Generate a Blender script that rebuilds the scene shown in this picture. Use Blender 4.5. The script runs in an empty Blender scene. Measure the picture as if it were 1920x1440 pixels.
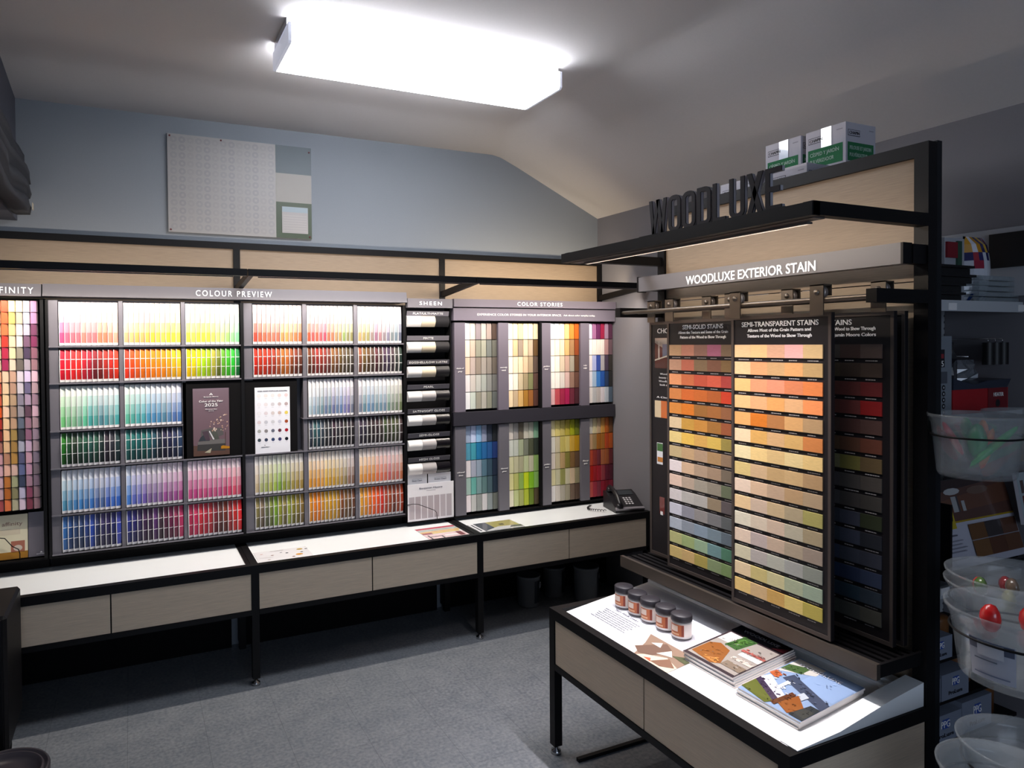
import bpy, math, random
from mathutils import Vector, Matrix
random.seed(7)
sc = bpy.context.scene
COL = sc.collection
# ------------------------------------------------------------------ camera, world, exposure
CAM = Vector((-0.5131, -3.9114, 1.6445))
CR = Vector((0.91080597, -0.41274612, -0.00855189))
CU = Vector((0.01519403, 0.01281324, 0.99980246))
CF = Vector((0.41255501, 0.91075598, -0.01794165))
FPX, PX, PY = 1292.88, 830.45, 667.59
cd = bpy.data.cameras.new('camera'); cam = bpy.data.objects.new('camera', cd); COL.objects.link(cam)
cam.matrix_world = Matrix(((CR.x, CU.x, -CF.x, CAM.x), (CR.y, CU.y, -CF.y, CAM.y), (CR.z, CU.z, -CF.z, CAM.z), (0, 0, 0, 1)))
cd.sensor_fit = 'HORIZONTAL'; cd.sensor_width = 36; cd.lens = FPX / 1920 * 36
cd.shift_x = (960 - PX) / 1920; cd.shift_y = (PY - 720) / 1920
cd.clip_start = 0.02
sc.camera = cam
sc.view_settings.view_transform = 'Standard'; sc.view_settings.look = 'None'
sc.view_settings.exposure = 0.0; sc.view_settings.gamma = 1.0
sc.view_settings.use_curve_mapping = False
w = bpy.data.worlds.new('world'); sc.world = w; w.use_nodes = True
w.node_tree.nodes['Background'].inputs[0].default_value = (0.55, 0.7, 1.0, 1)
w.node_tree.nodes['Background'].inputs[1].default_value = 0.6


def area(name, loc, size, power, color, direction, spread=180):
    l = bpy.data.lights.new(name, 'AREA'); l.shape = 'RECTANGLE'
    l.size, l.size_y = size; l.energy = power; l.color = color; l.spread = math.radians(spread)
    o = bpy.data.objects.new(name, l); COL.objects.link(o); o.location = loc
    o.rotation_euler = Vector(direction).to_track_quat('-Z', 'Y').to_euler()
    return o


def area_along(name, a, b, width, power, color, down, spread=180):
    """strip lamp from a to b shining along 'down'"""
    a, b = Vector(a), Vector(b); x = (b - a).normalized(); z = -Vector(down).normalized(); z = (z - x * z.dot(x)).normalized(); y = z.cross(x)
    l = bpy.data.lights.new(name, 'AREA'); l.shape = 'RECTANGLE'; l.size = (b - a).length; l.size_y = width
    l.energy = power; l.color = color; l.spread = math.radians(spread)
    o = bpy.data.objects.new(name, l); COL.objects.link(o)
    c = (a + b) / 2
    o.matrix_world = Matrix(((x.x, y.x, z.x, c.x), (x.y, y.y, z.y, c.y), (x.z, y.z, z.z, c.z), (0, 0, 0, 1)))
    return o


LED = (1.0, 0.90, 0.80); TUBE = (0.93, 0.97, 1.0)
ZL = 2.90
area('fixture_lamp', (0.66, -1.12, ZL - 0.115), (1.15, 0.26), 1.5, TUBE, (0, 0, -1))
area('window_daylight', (-0.05, -6.35, 1.65), (2.3, 1.2), 30, (0.66, 0.79, 1.0), (0.12, 1, 0.12))
for nm, xa, xb in (('left', -1.15, -.05), ('middle', .05, 1.17), ('right', 1.27, 2.38)):
    area_along('canopy_down_lamp_' + nm, (xa, -.46, 1.965), (xb, -.46, 1.965), .02, 6.2, LED, (0, .32, -1), 120)
    area_along('canopy_wash_lamp_' + nm, (xa, -.46, 1.965), (xb, -.46, 1.965), .02, 3.0, (1.0, .87, .74), (0, 1, -.25))
area_along('header_lamp_left', (-0.86, -0.215, 1.868), (0.02, -0.215, 1.868), 0.012, 0.7, (1.0, .93, .88), (0, 0.35, -1))
area_along('header_lamp_middle', (0.06, -0.215, 1.862), (0.9, -0.215, 1.862), 0.012, 0.7, (1.0, .93, .88), (0, 0.35, -1))
area_along('affinity_lamp', (-1.2, -0.215, 1.868), (-0.93, -0.215, 1.868), 0.012, 0.3, (1.0, .97, .75), (0, 0.35, -1))
area_along('stain_down_lamp', (1.15, -1.62, 1.955), (1.15, -2.64, 1.955), 0.02, 9.5, (1.0, .93, .95), (-.02, 0, -1), 84)
area_along('stain_wash_lamp', (1.15, -1.62, 1.955), (1.15, -2.62, 1.955), 0.02, 4.2, (1.0, .84, .68), (1, 0, -.1))
area_along('added_panel_fill', (1.27, -0.32, 2.012), (2.38, -0.32, 2.012), 0.02, 2.4, (1.0, .78, .5), (0, 0.8, 0.5))  # added fill that warms the right bay's upper panel, no fixture there


def pt(px, py, ax, val):
    d = CF + CR * ((px - PX) / FPX) + CU * ((PY - py) / FPX); i = 'xyz'.index(ax)
    return CAM + d * ((val - CAM[i]) / d[i])


def ptd(px, py, depth):
    return CAM + (CF + CR * ((px - PX) / FPX) + CU * ((PY - py) / FPX)) * depth


# ------------------------------------------------------------------ materials
def lin(h):
    h = h.lstrip('#'); r = []
    for i in (0, 2, 4):
        c = int(h[i:i + 2], 16) / 255
        r.append(c / 12.92 if c <= .04045 else ((c + .055) / 1.055) ** 2.4)
    return tuple(r)


MATS = {}


def mat(name, col='808080', rough=.5, metal=0, noise=None, emit=None, trans=0, alpha=1, coat=0, bump=0, spec=.5):
    if name in MATS: return MATS[name]
    m = bpy.data.materials.new(name); m.use_nodes = True; nt = m.node_tree; b = nt.nodes['Principled BSDF']
    c = lin(col) + (1,)
    b.inputs['Base Color'].default_value = c; b.inputs['Roughness'].default_value = rough; b.inputs['Metallic'].default_value = metal
    b.inputs['Transmission Weight'].default_value = trans; b.inputs['Alpha'].default_value = alpha
    b.inputs['Coat Weight'].default_value = coat; b.inputs['Specular IOR Level'].default_value = spec
    if emit: b.inputs['Emission Color'].default_value = lin(emit[0]) + (1,); b.inputs['Emission Strength'].default_value = emit[1]
    if noise or bump:
        sc_, amt = noise if noise else (60, 0.0)
        tc = nt.nodes.new('ShaderNodeTexCoord'); n = nt.nodes.new('ShaderNodeTexNoise'); n.inputs['Detail'].default_value = 4
        mp = nt.nodes.new('ShaderNodeMapping'); mp.inputs['Scale'].default_value = sc_ if isinstance(sc_, tuple) else (sc_,) * 3
        nt.links.new(tc.outputs['Object'], mp.inputs[0]); nt.links.new(mp.outputs[0], n.inputs['Vector'])
        if amt:
            r = nt.nodes.new('ShaderNodeMapRange'); r.inputs[1].default_value = .3; r.inputs[2].default_value = .7
            r.inputs[3].default_value = 1 - amt; r.inputs[4].default_value = 1 + amt
            mx = nt.nodes.new('ShaderNodeMix'); mx.data_type = 'RGBA'; mx.blend_type = 'MULTIPLY'; mx.inputs[0].default_value = 1
            mx.inputs[6].default_value = c; nt.links.new(n.outputs[0], r.inputs[0]); nt.links.new(r.outputs[0], mx.inputs[7])
            nt.links.new(mx.outputs[2], b.inputs['Base Color'])
        if bump:
            bp = nt.nodes.new('ShaderNodeBump'); bp.inputs['Strength'].default_value = bump; bp.inputs['Distance'].default_value = .002
            nt.links.new(n.outputs[0], bp.inputs['Height']); nt.links.new(bp.outputs[0], b.inputs['Normal'])
    MATS[name] = m
    return m


def vmat(name, rough=.5, coat=0, noise=None):
    """colour comes from the face colours of the mesh (printed colours)"""
    if name in MATS: return MATS[name]
    m = mat(name, 'ffffff', rough, coat=coat); nt = m.node_tree
    a = nt.nodes.new('ShaderNodeVertexColor'); a.layer_name = 'Col'
    if noise:
        tc = nt.nodes.new('ShaderNodeTexCoord'); n = nt.nodes.new('ShaderNodeTexNoise'); n.inputs['Detail'].default_value = 4
        mp = nt.nodes.new('ShaderNodeMapping'); mp.inputs['Scale'].default_value = noise[0]
        r = nt.nodes.new('ShaderNodeMapRange'); r.inputs[1].default_value = .3; r.inputs[2].default_value = .7; r.inputs[3].default_value = 1 - noise[1]; r.inputs[4].default_value = 1 + noise[1]
        mx = nt.nodes.new('ShaderNodeMix'); mx.data_type = 'RGBA'; mx.blend_type = 'MULTIPLY'; mx.inputs[0].default_value = 1
        L = nt.links.new; L(tc.outputs['Object'], mp.inputs[0]); L(mp.outputs[0], n.inputs['Vector']); L(n.outputs[0], r.inputs[0])
        L(a.outputs[0], mx.inputs[6]); L(r.outputs[0], mx.inputs[7]); L(mx.outputs[2], nt.nodes['Principled BSDF'].inputs['Base Color'])
    else:
        nt.links.new(a.outputs[0], nt.nodes['Principled BSDF'].inputs['Base Color'])
    return m


BLACK = mat('black_powder_coat', '0b0a0c', .5, noise=(300, .1), spec=.22)
BLACK2 = mat('black_matte', '080709', .75, spec=.15)
WOOD = mat('pale_oak_laminate', '8f7d69', .55, noise=((3, 3, 90), .13))
DRAWER = mat('pale_oak_drawer', 'd0bea6', .6, noise=((3, 3, 110), .1))
WHITE = mat('white_laminate', 'e6e9ea', .28)
GREY = mat('grey_panel', '68656c', .45)
DGREY = mat('dark_grey_panel', '4a484f', .5)
METAL = mat('brushed_bronze', '6b6259', .38, .8)
CHROME = mat('chrome', 'c0c0c0', .2, 1)
PRINT = vmat('printed_card', .45)
GLOSSP = vmat('glossy_print', .22, .5)
STAINED = vmat('stained_wood', .5, noise=((12, 12, 160), .1))
LETTER = mat('white_lettering', 'f4f2f0', .5)
GLOWL = mat('emissive_lettering', 'ffffff', .5, emit=('ffffff', .55))  # white lettering with a weak emission of its own
PAPER = mat('white_paper', 'e8e6e4', .6)
CLEAR = mat('clear_acrylic', 'ffffff', .08, trans=.95)
TUB = mat('translucent_plastic', 'd4dcdf', .14, trans=.6, alpha=.34)
ACRY = mat('clear_divider', 'a09ea4', .15, alpha=.6)
LEDM = mat('led_channel', '55504e', .5)


# ------------------------------------------------------------------ mesh builder
class Fr:
    """local frame: a along u, b along v, c along n"""
    def __init__(s, o, u, v): s.o = Vector(o); s.u = Vector(u).normalized(); s.v = Vector(v).normalized(); s.n = s.u.cross(s.v)
    def __call__(s, a, b, c=0): return s.o + s.u * a + s.v * b + s.n * c


def FB(x, y, z): return Fr((x, y, z), (1, 0, 0), (0, 0, 1))        # faces the room from the back wall
def FW(x, y, z): return Fr((x, y, z), (0, -1, 0), (0, 0, 1))       # faces -x on the stain stand
def FT(x, y, z): return Fr((x, y, z), (1, 0, 0), (0, 1, 0))        # lies on a counter
WORLD = Fr((0, 0, 0), (1, 0, 0), (0, 1, 0))


class MB:
    def __init__(s): s.v = []; s.f = []; s.c = []; s.smooth = []
    def add(s, pts, faces, col=None, smooth=False):
        n = len(s.v); s.v += [tuple(p) for p in pts]
        for f in faces: s.f.append([n + i for i in f]); s.c.append(col); s.smooth.append(smooth)
        return s
    def box(s, a0, a1, b0, b1, c0, c1, col=None, F=WORLD, bev=0):
        if bev:
            return s.bbox(a0, a1, b0, b1, c0, c1, col, F, bev)
        P = [F(a, b, c) for c in (c0, c1) for b in (b0, b1) for a in (a0, a1)]
        return s.add(P, [(0, 2, 3, 1), (4, 5, 7, 6), (0, 1, 5, 4), (2, 6, 7, 3), (0, 4, 6, 2), (1, 3, 7, 5)], col)
    def bbox(s, a0, a1, b0, b1, c0, c1, col, F, r):
        """box with chamfered vertical outline and top edge"""
        def ring(i, c):
            return [F(a0 + r, b0 + i, c), F(a1 - r, b0 + i, c), F(a1 - i, b0 + r, c), F(a1 - i, b1 - r, c), F(a1 - r, b1 - i, c), F(a0 + r, b1 - i, c), F(a0 + i, b1 - r, c), F(a0 + i, b0 + r, c)]
        P = ring(r * .0, c0) + ring(0, c1 - r) + ring(r * .8, c1)
        fs = [tuple(range(7, -1, -1)), tuple(range(16, 24))]
        for k in (0, 8):
            for i in range(8):
                j = (i + 1) % 8; fs.append((k + i, k + j, k + 8 + j, k + 8 + i))
        return s.add(P, fs, col)
    def poly(s, pts, col=None, F=WORLD, c=0): return s.add([F(p[0], p[1], (p[2] if len(p) > 2 else c)) for p in pts], [tuple(range(len(pts)))], col)
    def rect(s, a0, a1, b0, b1, col=None, F=WORLD, c=0): return s.poly([(a0, b0), (a1, b0), (a1, b1), (a0, b1)], col, F, c)
    def disc(s, a, b, r, col=None, F=WORLD, c=0, n=16, ry=None):
        ry = ry or r
        return s.poly([(a + r * math.cos(2 * math.pi * i / n), b + ry * math.sin(2 * math.pi * i / n)) for i in range(n)], col, F, c)
    def prism(s, pts, c0, c1, col=None, F=WORLD):
        n = len(pts); P = [F(p[0], p[1], c0) for p in pts] + [F(p[0], p[1], c1) for p in pts]
        return s.add(P, [tuple(range(n - 1, -1, -1)), tuple(range(n, 2 * n))] + [(i, (i + 1) % n, n + (i + 1) % n, n + i) for i in range(n)], col)
    def lathe(s, prof, o, n=28, col=None, axis=(0, 0, 1), smooth=True):
        z = Vector(axis).normalized(); x = z.orthogonal().normalized(); y = z.cross(x); o = Vector(o)
        P = []; fs = []
        for r, h in prof:
            for i in range(n):
                t = 2 * math.pi * i / n; P.append(o + z * h + (x * math.cos(t) + y * math.sin(t)) * r)
        for k in range(len(prof) - 1):
            for i in range(n):
                j = (i + 1) % n; fs.append((k * n + i, k * n + j, (k + 1) * n + j, (k + 1) * n + i))
        return s.add(P, fs, col, smooth)
    def cyl(s, a, b, r, n=14, col=None, r2=None):
        a, b = Vector(a), Vector(b); h = (b - a).length; r2 = r if r2 is None else r2
        return s.lathe([(0, 0), (r, 0), (r, 1e-4), (r2, h - 1e-4), (r2, h), (0, h)], a, n, col, (b - a))
    def tube(s, path, r, n=8, closed=False, col=None):
        path = [Vector(p) for p in path]; m = len(path); P = []; fs = []; prev = None
        for i, p in enumerate(path):
            if closed: t = path[(i + 1) % m] - path[i - 1]
            else: t = path[min(i + 1, m - 1)] - path[max(i - 1, 0)]
            t.normalize()
            x = (prev - t * prev.dot(t)) if prev is not None else t.orthogonal()
            x.normalize(); prev = x; y = t.cross(x)
            for k in range(n):
                g = 2 * math.pi * k / n; P.append(p + (x * math.cos(g) + y * math.sin(g)) * r)
        for i in range(m if closed else m - 1):
            j = (i + 1) % m
            for k in range(n):
                l = (k + 1) % n; fs.append((i * n + k, i * n + l, j * n + l, j * n + k))
        if not closed: fs += [tuple(range(n - 1, -1, -1)), tuple(range((m - 1) * n, m * n))]
        return s.add(P, fs, col, True)
    def build(s, name, m, parent=None, label=None, local=False):
        off = Vector((0, 0, 0))
        if parent is not None and not local:
            q = parent
            while q is not None: off += q.location; q = q.parent
        me = bpy.data.meshes.new(name)
        me.from_pydata([tuple(Vector(v) - off) for v in s.v], [], s.f)
        if any(c is not None for c in s.c):
            at = me.color_attributes.new('Col', 'FLOAT_COLOR', 'CORNER'); i = 0; cache = {}
            buf = []
            for f, c in zip(s.f, s.c):
                c = c or 'ffffff'
                if c not in cache: cache[c] = list(lin(c)) + [1]
                for _ in f: buf += cache[c]
            at.data.foreach_set('color', buf)
        for p, sm in zip(me.polygons, s.smooth): p.use_smooth = sm
        me.materials.append(m); me.update()
        o = bpy.data.objects.new(name, me); COL.objects.link(o)
        if parent is not None: o.parent = parent
        if label: o['label'] = label
        return o


def tag(o, label, cat, group=None, kind=None):
    if label: o['label'] = label
    if cat: o['category'] = cat
    if group: o['group'] = group
    if kind: o['kind'] = kind
    return o


def thing(name, label, cat, loc=(0, 0, 0), group=None):
    o = bpy.data.objects.new(name, None); COL.objects.link(o); o.location = loc; o.empty_display_size = .05
    return tag(o, label, cat, group)


def struct(o): o['kind'] = 'structure'; return o


def dup(root, loc, label, group=None):
    r = root.copy(); COL.objects.link(r); r.location = loc
    if label: r['label'] = label
    if group: r['group'] = group
    for ch in list(root.children):
        c = ch.copy(); COL.objects.link(c); c.parent = r
        for g in ch.children:
            d = g.copy(); COL.objects.link(d); d.parent = c
    return r


def text(s, size, F, m, parent, name='lettering', width=None, depth=.0012, align='CENTER', bold=0, c=0.0006, sx=1.0, shear=0, space=1.0):
    """lettering as a mesh; F(0,0) is the middle of the line; width squeezes it to a given width; size = cap height"""
    cu = bpy.data.curves.new('t', 'FONT'); cu.body = s; cu.size = size / .72; cu.extrude = depth / 2; cu.align_x = align; cu.resolution_u = 3
    cu.offset = bold; cu.shear = shear; cu.space_character = space
    ob = bpy.data.objects.new('t', cu); COL.objects.link(ob)
    dg = bpy.context.evaluated_depsgraph_get(); dg.update()
    me = bpy.data.meshes.new_from_object(ob.evaluated_get(dg)); bpy.data.objects.remove(ob); bpy.data.curves.remove(cu)
    xs = [v.co.x for v in me.vertices]
    if not xs: return None
    if width: sx = width / (max(xs) - min(xs))
    off = Vector((0, 0, 0)); q = parent
    while q is not None: off += q.location; q = q.parent
    mid = 0
    if align == 'CENTER': mid = (max(xs) + min(xs)) / 2
    for v in me.vertices:
        p = F((v.co.x - mid) * sx, v.co.y - size / 2, v.co.z + c + depth / 2); v.co = p - off
    me.materials.clear(); me.materials.append(m); me.name = name
    o = bpy.data.objects.new(name, me); COL.objects.link(o)
    if parent is not None: o.parent = parent
    return o


def texts(lst, F, m, parent, name='lettering', **k):
    """several lines joined to one mesh: (string, size, a, b, width)"""
    obs = []
    for s, size, a, b, wd in lst:
        G = Fr(F(a, b, 0), F.u, F.v); obs.append(text(s, size, G, m, parent, name, width=wd, **k))
    obs = [o for o in obs if o]
    V = []; Fc = []
    for o in obs:
        n = len(V); V += [tuple(v.co) for v in o.data.vertices]; Fc += [[n + i for i in p.vertices] for p in o.data.polygons]
        bpy.data.objects.remove(o)
    me = bpy.data.meshes.new(name); me.from_pydata(V, [], Fc); me.materials.append(m)
    o = bpy.data.objects.new(name, me); COL.objects.link(o); o.parent = parent
    return o


def logo_pts(a, b, s):
    """triangle emblem with a mountain cut"""
    return [(a - s, b), (a, b + 1.25 * s), (a + s, b)], [(a - .45 * s, b + .12 * s), (a, b + .72 * s), (a + .12 * s, b + .5 * s), (a + .22 * s, b + .62 * s), (a + .5 * s, b + .12 * s)]


# ------------------------------------------------------------------ the room
ZB, XR, XK = 2.85, 2.44, 1.50            # ceiling at back wall, right wall, crease
XLU = -1.004                             # bulkhead on the left wall
wallm = mat('blue_grey_paint', '82888f', .8, noise=(30, .02), bump=.05)
walld = mat('slate_grey_paint', '4c4f5a', .8, noise=(30, .02), bump=.05)
wallr = mat('taupe_grey_paint', '747276', .75, noise=(30, .02), bump=.05)
ceilm = mat('off_white_ceiling_paint', 'd2cecc', .85, noise=(20, .015), bump=.05)
Y0 = -6.5
fm = mat('grey_vinyl_tile', '7c838a', .32)
nt = fm.node_tree; b = nt.nodes['Principled BSDF']; N = nt.nodes.new; L = nt.links.new
tc = N('ShaderNodeTexCoord'); sp = N('ShaderNodeSeparateXYZ'); L(tc.outputs['Object'], sp.inputs[0])
def mth(op, a, bb=None):
    m = N('ShaderNodeMath'); m.operation = op
    for i, v in ((0, a), (1, bb)):
        if v is None: continue
        if isinstance(v, (int, float)): m.inputs[i].default_value = v
        else: L(v, m.inputs[i])
    return m.outputs[0]
gx = mth('FRACT', mth('DIVIDE', mth('ADD', sp.outputs[0], 10 * .305 - .06), .305)); gy = mth('FRACT', mth('DIVIDE', mth('ADD', sp.outputs[1], 30 * .305), .305))
seam = mth('MAXIMUM', mth('LESS_THAN', gx, .008), mth('LESS_THAN', gy, .008))
n1 = N('ShaderNodeTexNoise'); n1.inputs['Scale'].default_value = 70; n1.inputs['Detail'].default_value = 6; L(tc.outputs['Object'], n1.inputs['Vector'])
n2 = N('ShaderNodeTexNoise'); n2.inputs['Scale'].default_value = 9; L(tc.outputs['Object'], n2.inputs['Vector'])
cr = N('ShaderNodeValToRGB'); cr.color_ramp.elements[0].position = .35; cr.color_ramp.elements[1].position = .68
cr.color_ramp.elements[0].color = lin('646a72') + (1,); cr.color_ramp.elements[1].color = lin('8b8e92') + (1,)
L(mth('ADD', mth('MULTIPLY', n1.outputs[0], .75), mth('MULTIPLY', n2.outputs[0], .25)), cr.inputs[0])
mx = N('ShaderNodeMix'); mx.data_type = 'RGBA'; mx.inputs[7].default_value = lin('4a4e55') + (1,)
L(mth('MULTIPLY', seam, .55), mx.inputs[0]); L(cr.outputs[0], mx.inputs[6]); L(mx.outputs[2], b.inputs['Base Color'])

struct(MB().box(-1.45, XR + .1, Y0 - .1, .1, -.06, 0).build('floor', fm))
struct(MB().box(-1.45, XR + .1, 0, .1, 0, 3.1).build('wall_back', wallm))
mb = MB().box(XR, XR + .1, Y0, 0, 0, 2.6); struct(mb.build('wall_right', wallr))
# left wall with the bulkhead that carries the valance
mb = MB().box(-1.45, -1.35, Y0, 0, 0, 3.1).box(-1.35, XLU, Y0, 0, 2.26, 3.1); struct(mb.build('wall_left', walld))
# front wall (behind the camera) with a window opening
mb = MB().box(-1.45, XR + .1, Y0 - .1, Y0, 0, 1.0).box(-1.45, XR + .1, Y0 - .1, Y0, 2.3, 3.1).box(-1.45, -1.3, Y0 - .1, Y0, 1.0, 2.3).box(1.2, XR + .1, Y0 - .1, Y0, 1.0, 2.3)
struct(mb.build('wall_front', walld))
wf = struct(MB().box(-1.3, 1.2, Y0 - .08, Y0 - .04, 1.0, 1.05).box(-1.3, 1.2, Y0 - .08, Y0 - .04, 2.25, 2.3).box(-1.3, -1.25, Y0 - .08, Y0 - .04, 1.05, 2.25).box(1.15, 1.2, Y0 - .08, Y0 - .04, 1.05, 2.25).box(-.07, -.03, Y0 - .08, Y0 - .04, 1.05, 2.25).build('window_1', WHITE))
# ceiling: flat field, strip that dips to the back wall, slope down to the right wall; rounded creases
prof = []                                 # (x, z) at the flat field level
for i in range(9):
    t = i / 8; prof.append((XK - .10 + .0 + .24 * t, 0))
def ceil_z(x, y):
    zf = ZL if y < -.42 else ZL - (ZL - ZB) * ((y + .42) / .42)
    if x > XK:
        s = (2.42 - ZB) / (XR - XK); zs = ZB + s * (x - XK) + .0
        zc = ZL + s * (x - XK - .06)
        d = min(zf, zc)
        return d
    return zf
xs = [-1.45, -1.0, -.5, 0, .5, 1.0, 1.3, 1.40, 1.44, 1.48, 1.50, 1.52, 1.54, 1.56, 1.58, 1.62, 1.68, 1.8, 2.1, XR, XR + .12]
ys = [0.1, 0, -.1, -.2, -.3, -.36, -.40, -.42, -.44, -.48, -.54, -.7, -1.2, -2, -3, -4.5, Y0]
P = []; Fc = []
def cz(x, y):                            # small smoothing of the creases
    tot = 0
    for dx in (-.05, 0, .05):
        for dy in (-.05, 0, .05): tot += ceil_z(x + dx, min(y + dy, 0))
    return tot / 9
for y in ys:
    for x in xs: P.append((x, y, cz(x, y)))
nx = len(xs)
for j in range(len(ys) - 1):
    for i in range(nx - 1): Fc.append((j * nx + i, j * nx + i + 1, (j + 1) * nx + i + 1, (j + 1) * nx + i))
mb = MB().add(P, Fc, smooth=True); n = len(P)
mb.add([(x, y, z + .25) for x, y, z in P], [tuple(reversed(f)) for f in Fc])
struct(mb.build('ceiling', ceilm))

# ------------------------------------------------------------------ ceiling light
t = thing('ceiling_light', 'long white fluorescent wraparound light glowing on the ceiling', 'light', (0.66, -1.12, ZL))
X0, X1, YA, YB = .05, 1.285, -1.275, -.965
MB().box(X0, X1, YA + .03, YB - .03, ZL - .035, ZL - .002).build('housing', mat('white_enamel', 'dfe0e4', .4), t)
pr = [(YA, ZL - .03), (YA, ZL - .100), (YA + .008, ZL - .108), (YB - .008, ZL - .108), (YB, ZL - .100), (YB, ZL - .03)]
mb = MB(); P = [(x, y, z) for x in (X0 + .012, X1 - .012) for y, z in pr]
mb.add(P, [(i, i + 6, i + 7, i + 1) for i in range(5)], None)
mb.build('diffuser', mat('glowing_diffuser', 'ffffff', .4, emit=('f4f7ff', 17)), t)
for xa, xb in ((X0, X0 + .012), (X1 - .012, X1)):
    MB().add([(x, y, z) for x in (xa, xb) for y, z in pr], [(0, 1, 2, 3, 4, 5), (11, 10, 9, 8, 7, 6)] + [(i, i + 6, (i + 1) % 6 + 6, (i + 1) % 6) for i in range(6)]).build('end_cap', mat('end_cap_plastic', 'd8dae6', .4, emit=('e8ecff', .35)), t)

# ------------------------------------------------------------------ sample board on the wall
t = thing('sample_board', 'large pinned decor board with pale patterned paper beside three colour blocks', 'board', (.06, -.02, 2.25))
F = FB(-.322, -.004, 2.245)
MB().box(0, .76, 0, .515, 0, .012, 'a8a4a0', F).build('backing', PRINT, t)
mb = MB().rect(0, .558, 0, .515, '989593', F, .0135)
for i in range(13):
    for j in range(12): mb.disc(.03 + i * .042, .03 + j * .0415, .018, ['918f8f', '949190', '8e8c8d'][(i * 5 + j * 3) % 3], F, .0142, 10); mb.disc(.03 + i * .042, .03 + j * .0415, .007, '999694', F, .0146, 8)
mb.build('patterned_paper', PRINT, t, 'pale grey paper with faint rows of dots')
MB().rect(.56, .76, .36, .515, '4c585e', F, .0135).build('colour_block', PRINT, t, 'blue grey block')
MB().rect(.56, .76, .20, .36, '8e8a84', F, .0135).build('colour_block', PRINT, t, 'pale beige block')
MB().rect(.56, .76, 0, .20, '38452f', F, .0135).build('colour_block', PRINT, t, 'dark green block')
mb = MB().box(.592, .738, .028, .175, .0135, .016, '9c9896', F).rect(.593, .737, .145, .174, '8e9ca4', F, .0165)
for i in range(7): mb.rect(.6, .73, .04 + i * .014, .043 + i * .014, 'aba5a2', F, .0165)
mb.build('fabric_swatch', PRINT, t, 'small beige and blue patterned swatch')
for a, b_ in ((.012, .503), (.012, .012), (.27, .505), (.748, .49), (.748, .012)):
    MB().lathe([(0, .006), (.004, .005), (.005, 0)], F(a, b_, .0135), 10, axis=F.n).build('pin', mat('red_pin', '6a3038', .4), t)

# ------------------------------------------------------------------ valance on the left
t = thing('window_valance', 'dark grey pleated fabric valance hanging high on the left wall', 'valance', (XLU, -1.0, 2.3))
mb = MB(); P = []; Fc = []
prof = [(0, 2.62), (.03, 2.60), (.055, 2.56), (.06, 2.52), (.004, 2.488), (.055, 2.492), (.085, 2.46), (.085, 2.43), (.006, 2.402), (.065, 2.408), (.095, 2.375), (.09, 2.35), (.008, 2.322), (.075, 2.328), (.085, 2.30), (.08, 2.265), (.02, 2.262), (0, 2.27)]
ysv = [-.16 - .1 * i for i in range(24)]
for k, y in enumerate(ysv):
    for i, (dx, z) in enumerate(prof):
        wv = .012 * math.sin(k * 1.3 + i) + (.02 * math.sin(k * .9)) * (i > 3)
        P.append((XLU + .002 + max(0, dx * .85 + (wv * .4 if dx else 0)), y, z - (.012 * (1 + math.sin(k * .8 + i * .3)) if 0 < i < 15 else 0)))
m_ = len(prof)
for k in range(len(ysv) - 1):
    for i in range(m_ - 1): Fc.append((k * m_ + i, k * m_ + i + 1, (k + 1) * m_ + i + 1, (k + 1) * m_ + i))
Fc.append(tuple(range(m_ - 1, -1, -1)))
mb.add(P, Fc, smooth=True)
mb.build('fabric', mat('charcoal_fabric', '3c3e44', .9, noise=(200, .1), bump=.3), t)
MB().box(.0, .035, .0, .03, 0, .003, 'c8bca4', Fr((XLU + .088, -.17, 2.285), (0, -1, 0), (0, 0, 1))).build('paper_tag', PRINT, t, 'small cream tag')

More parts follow.
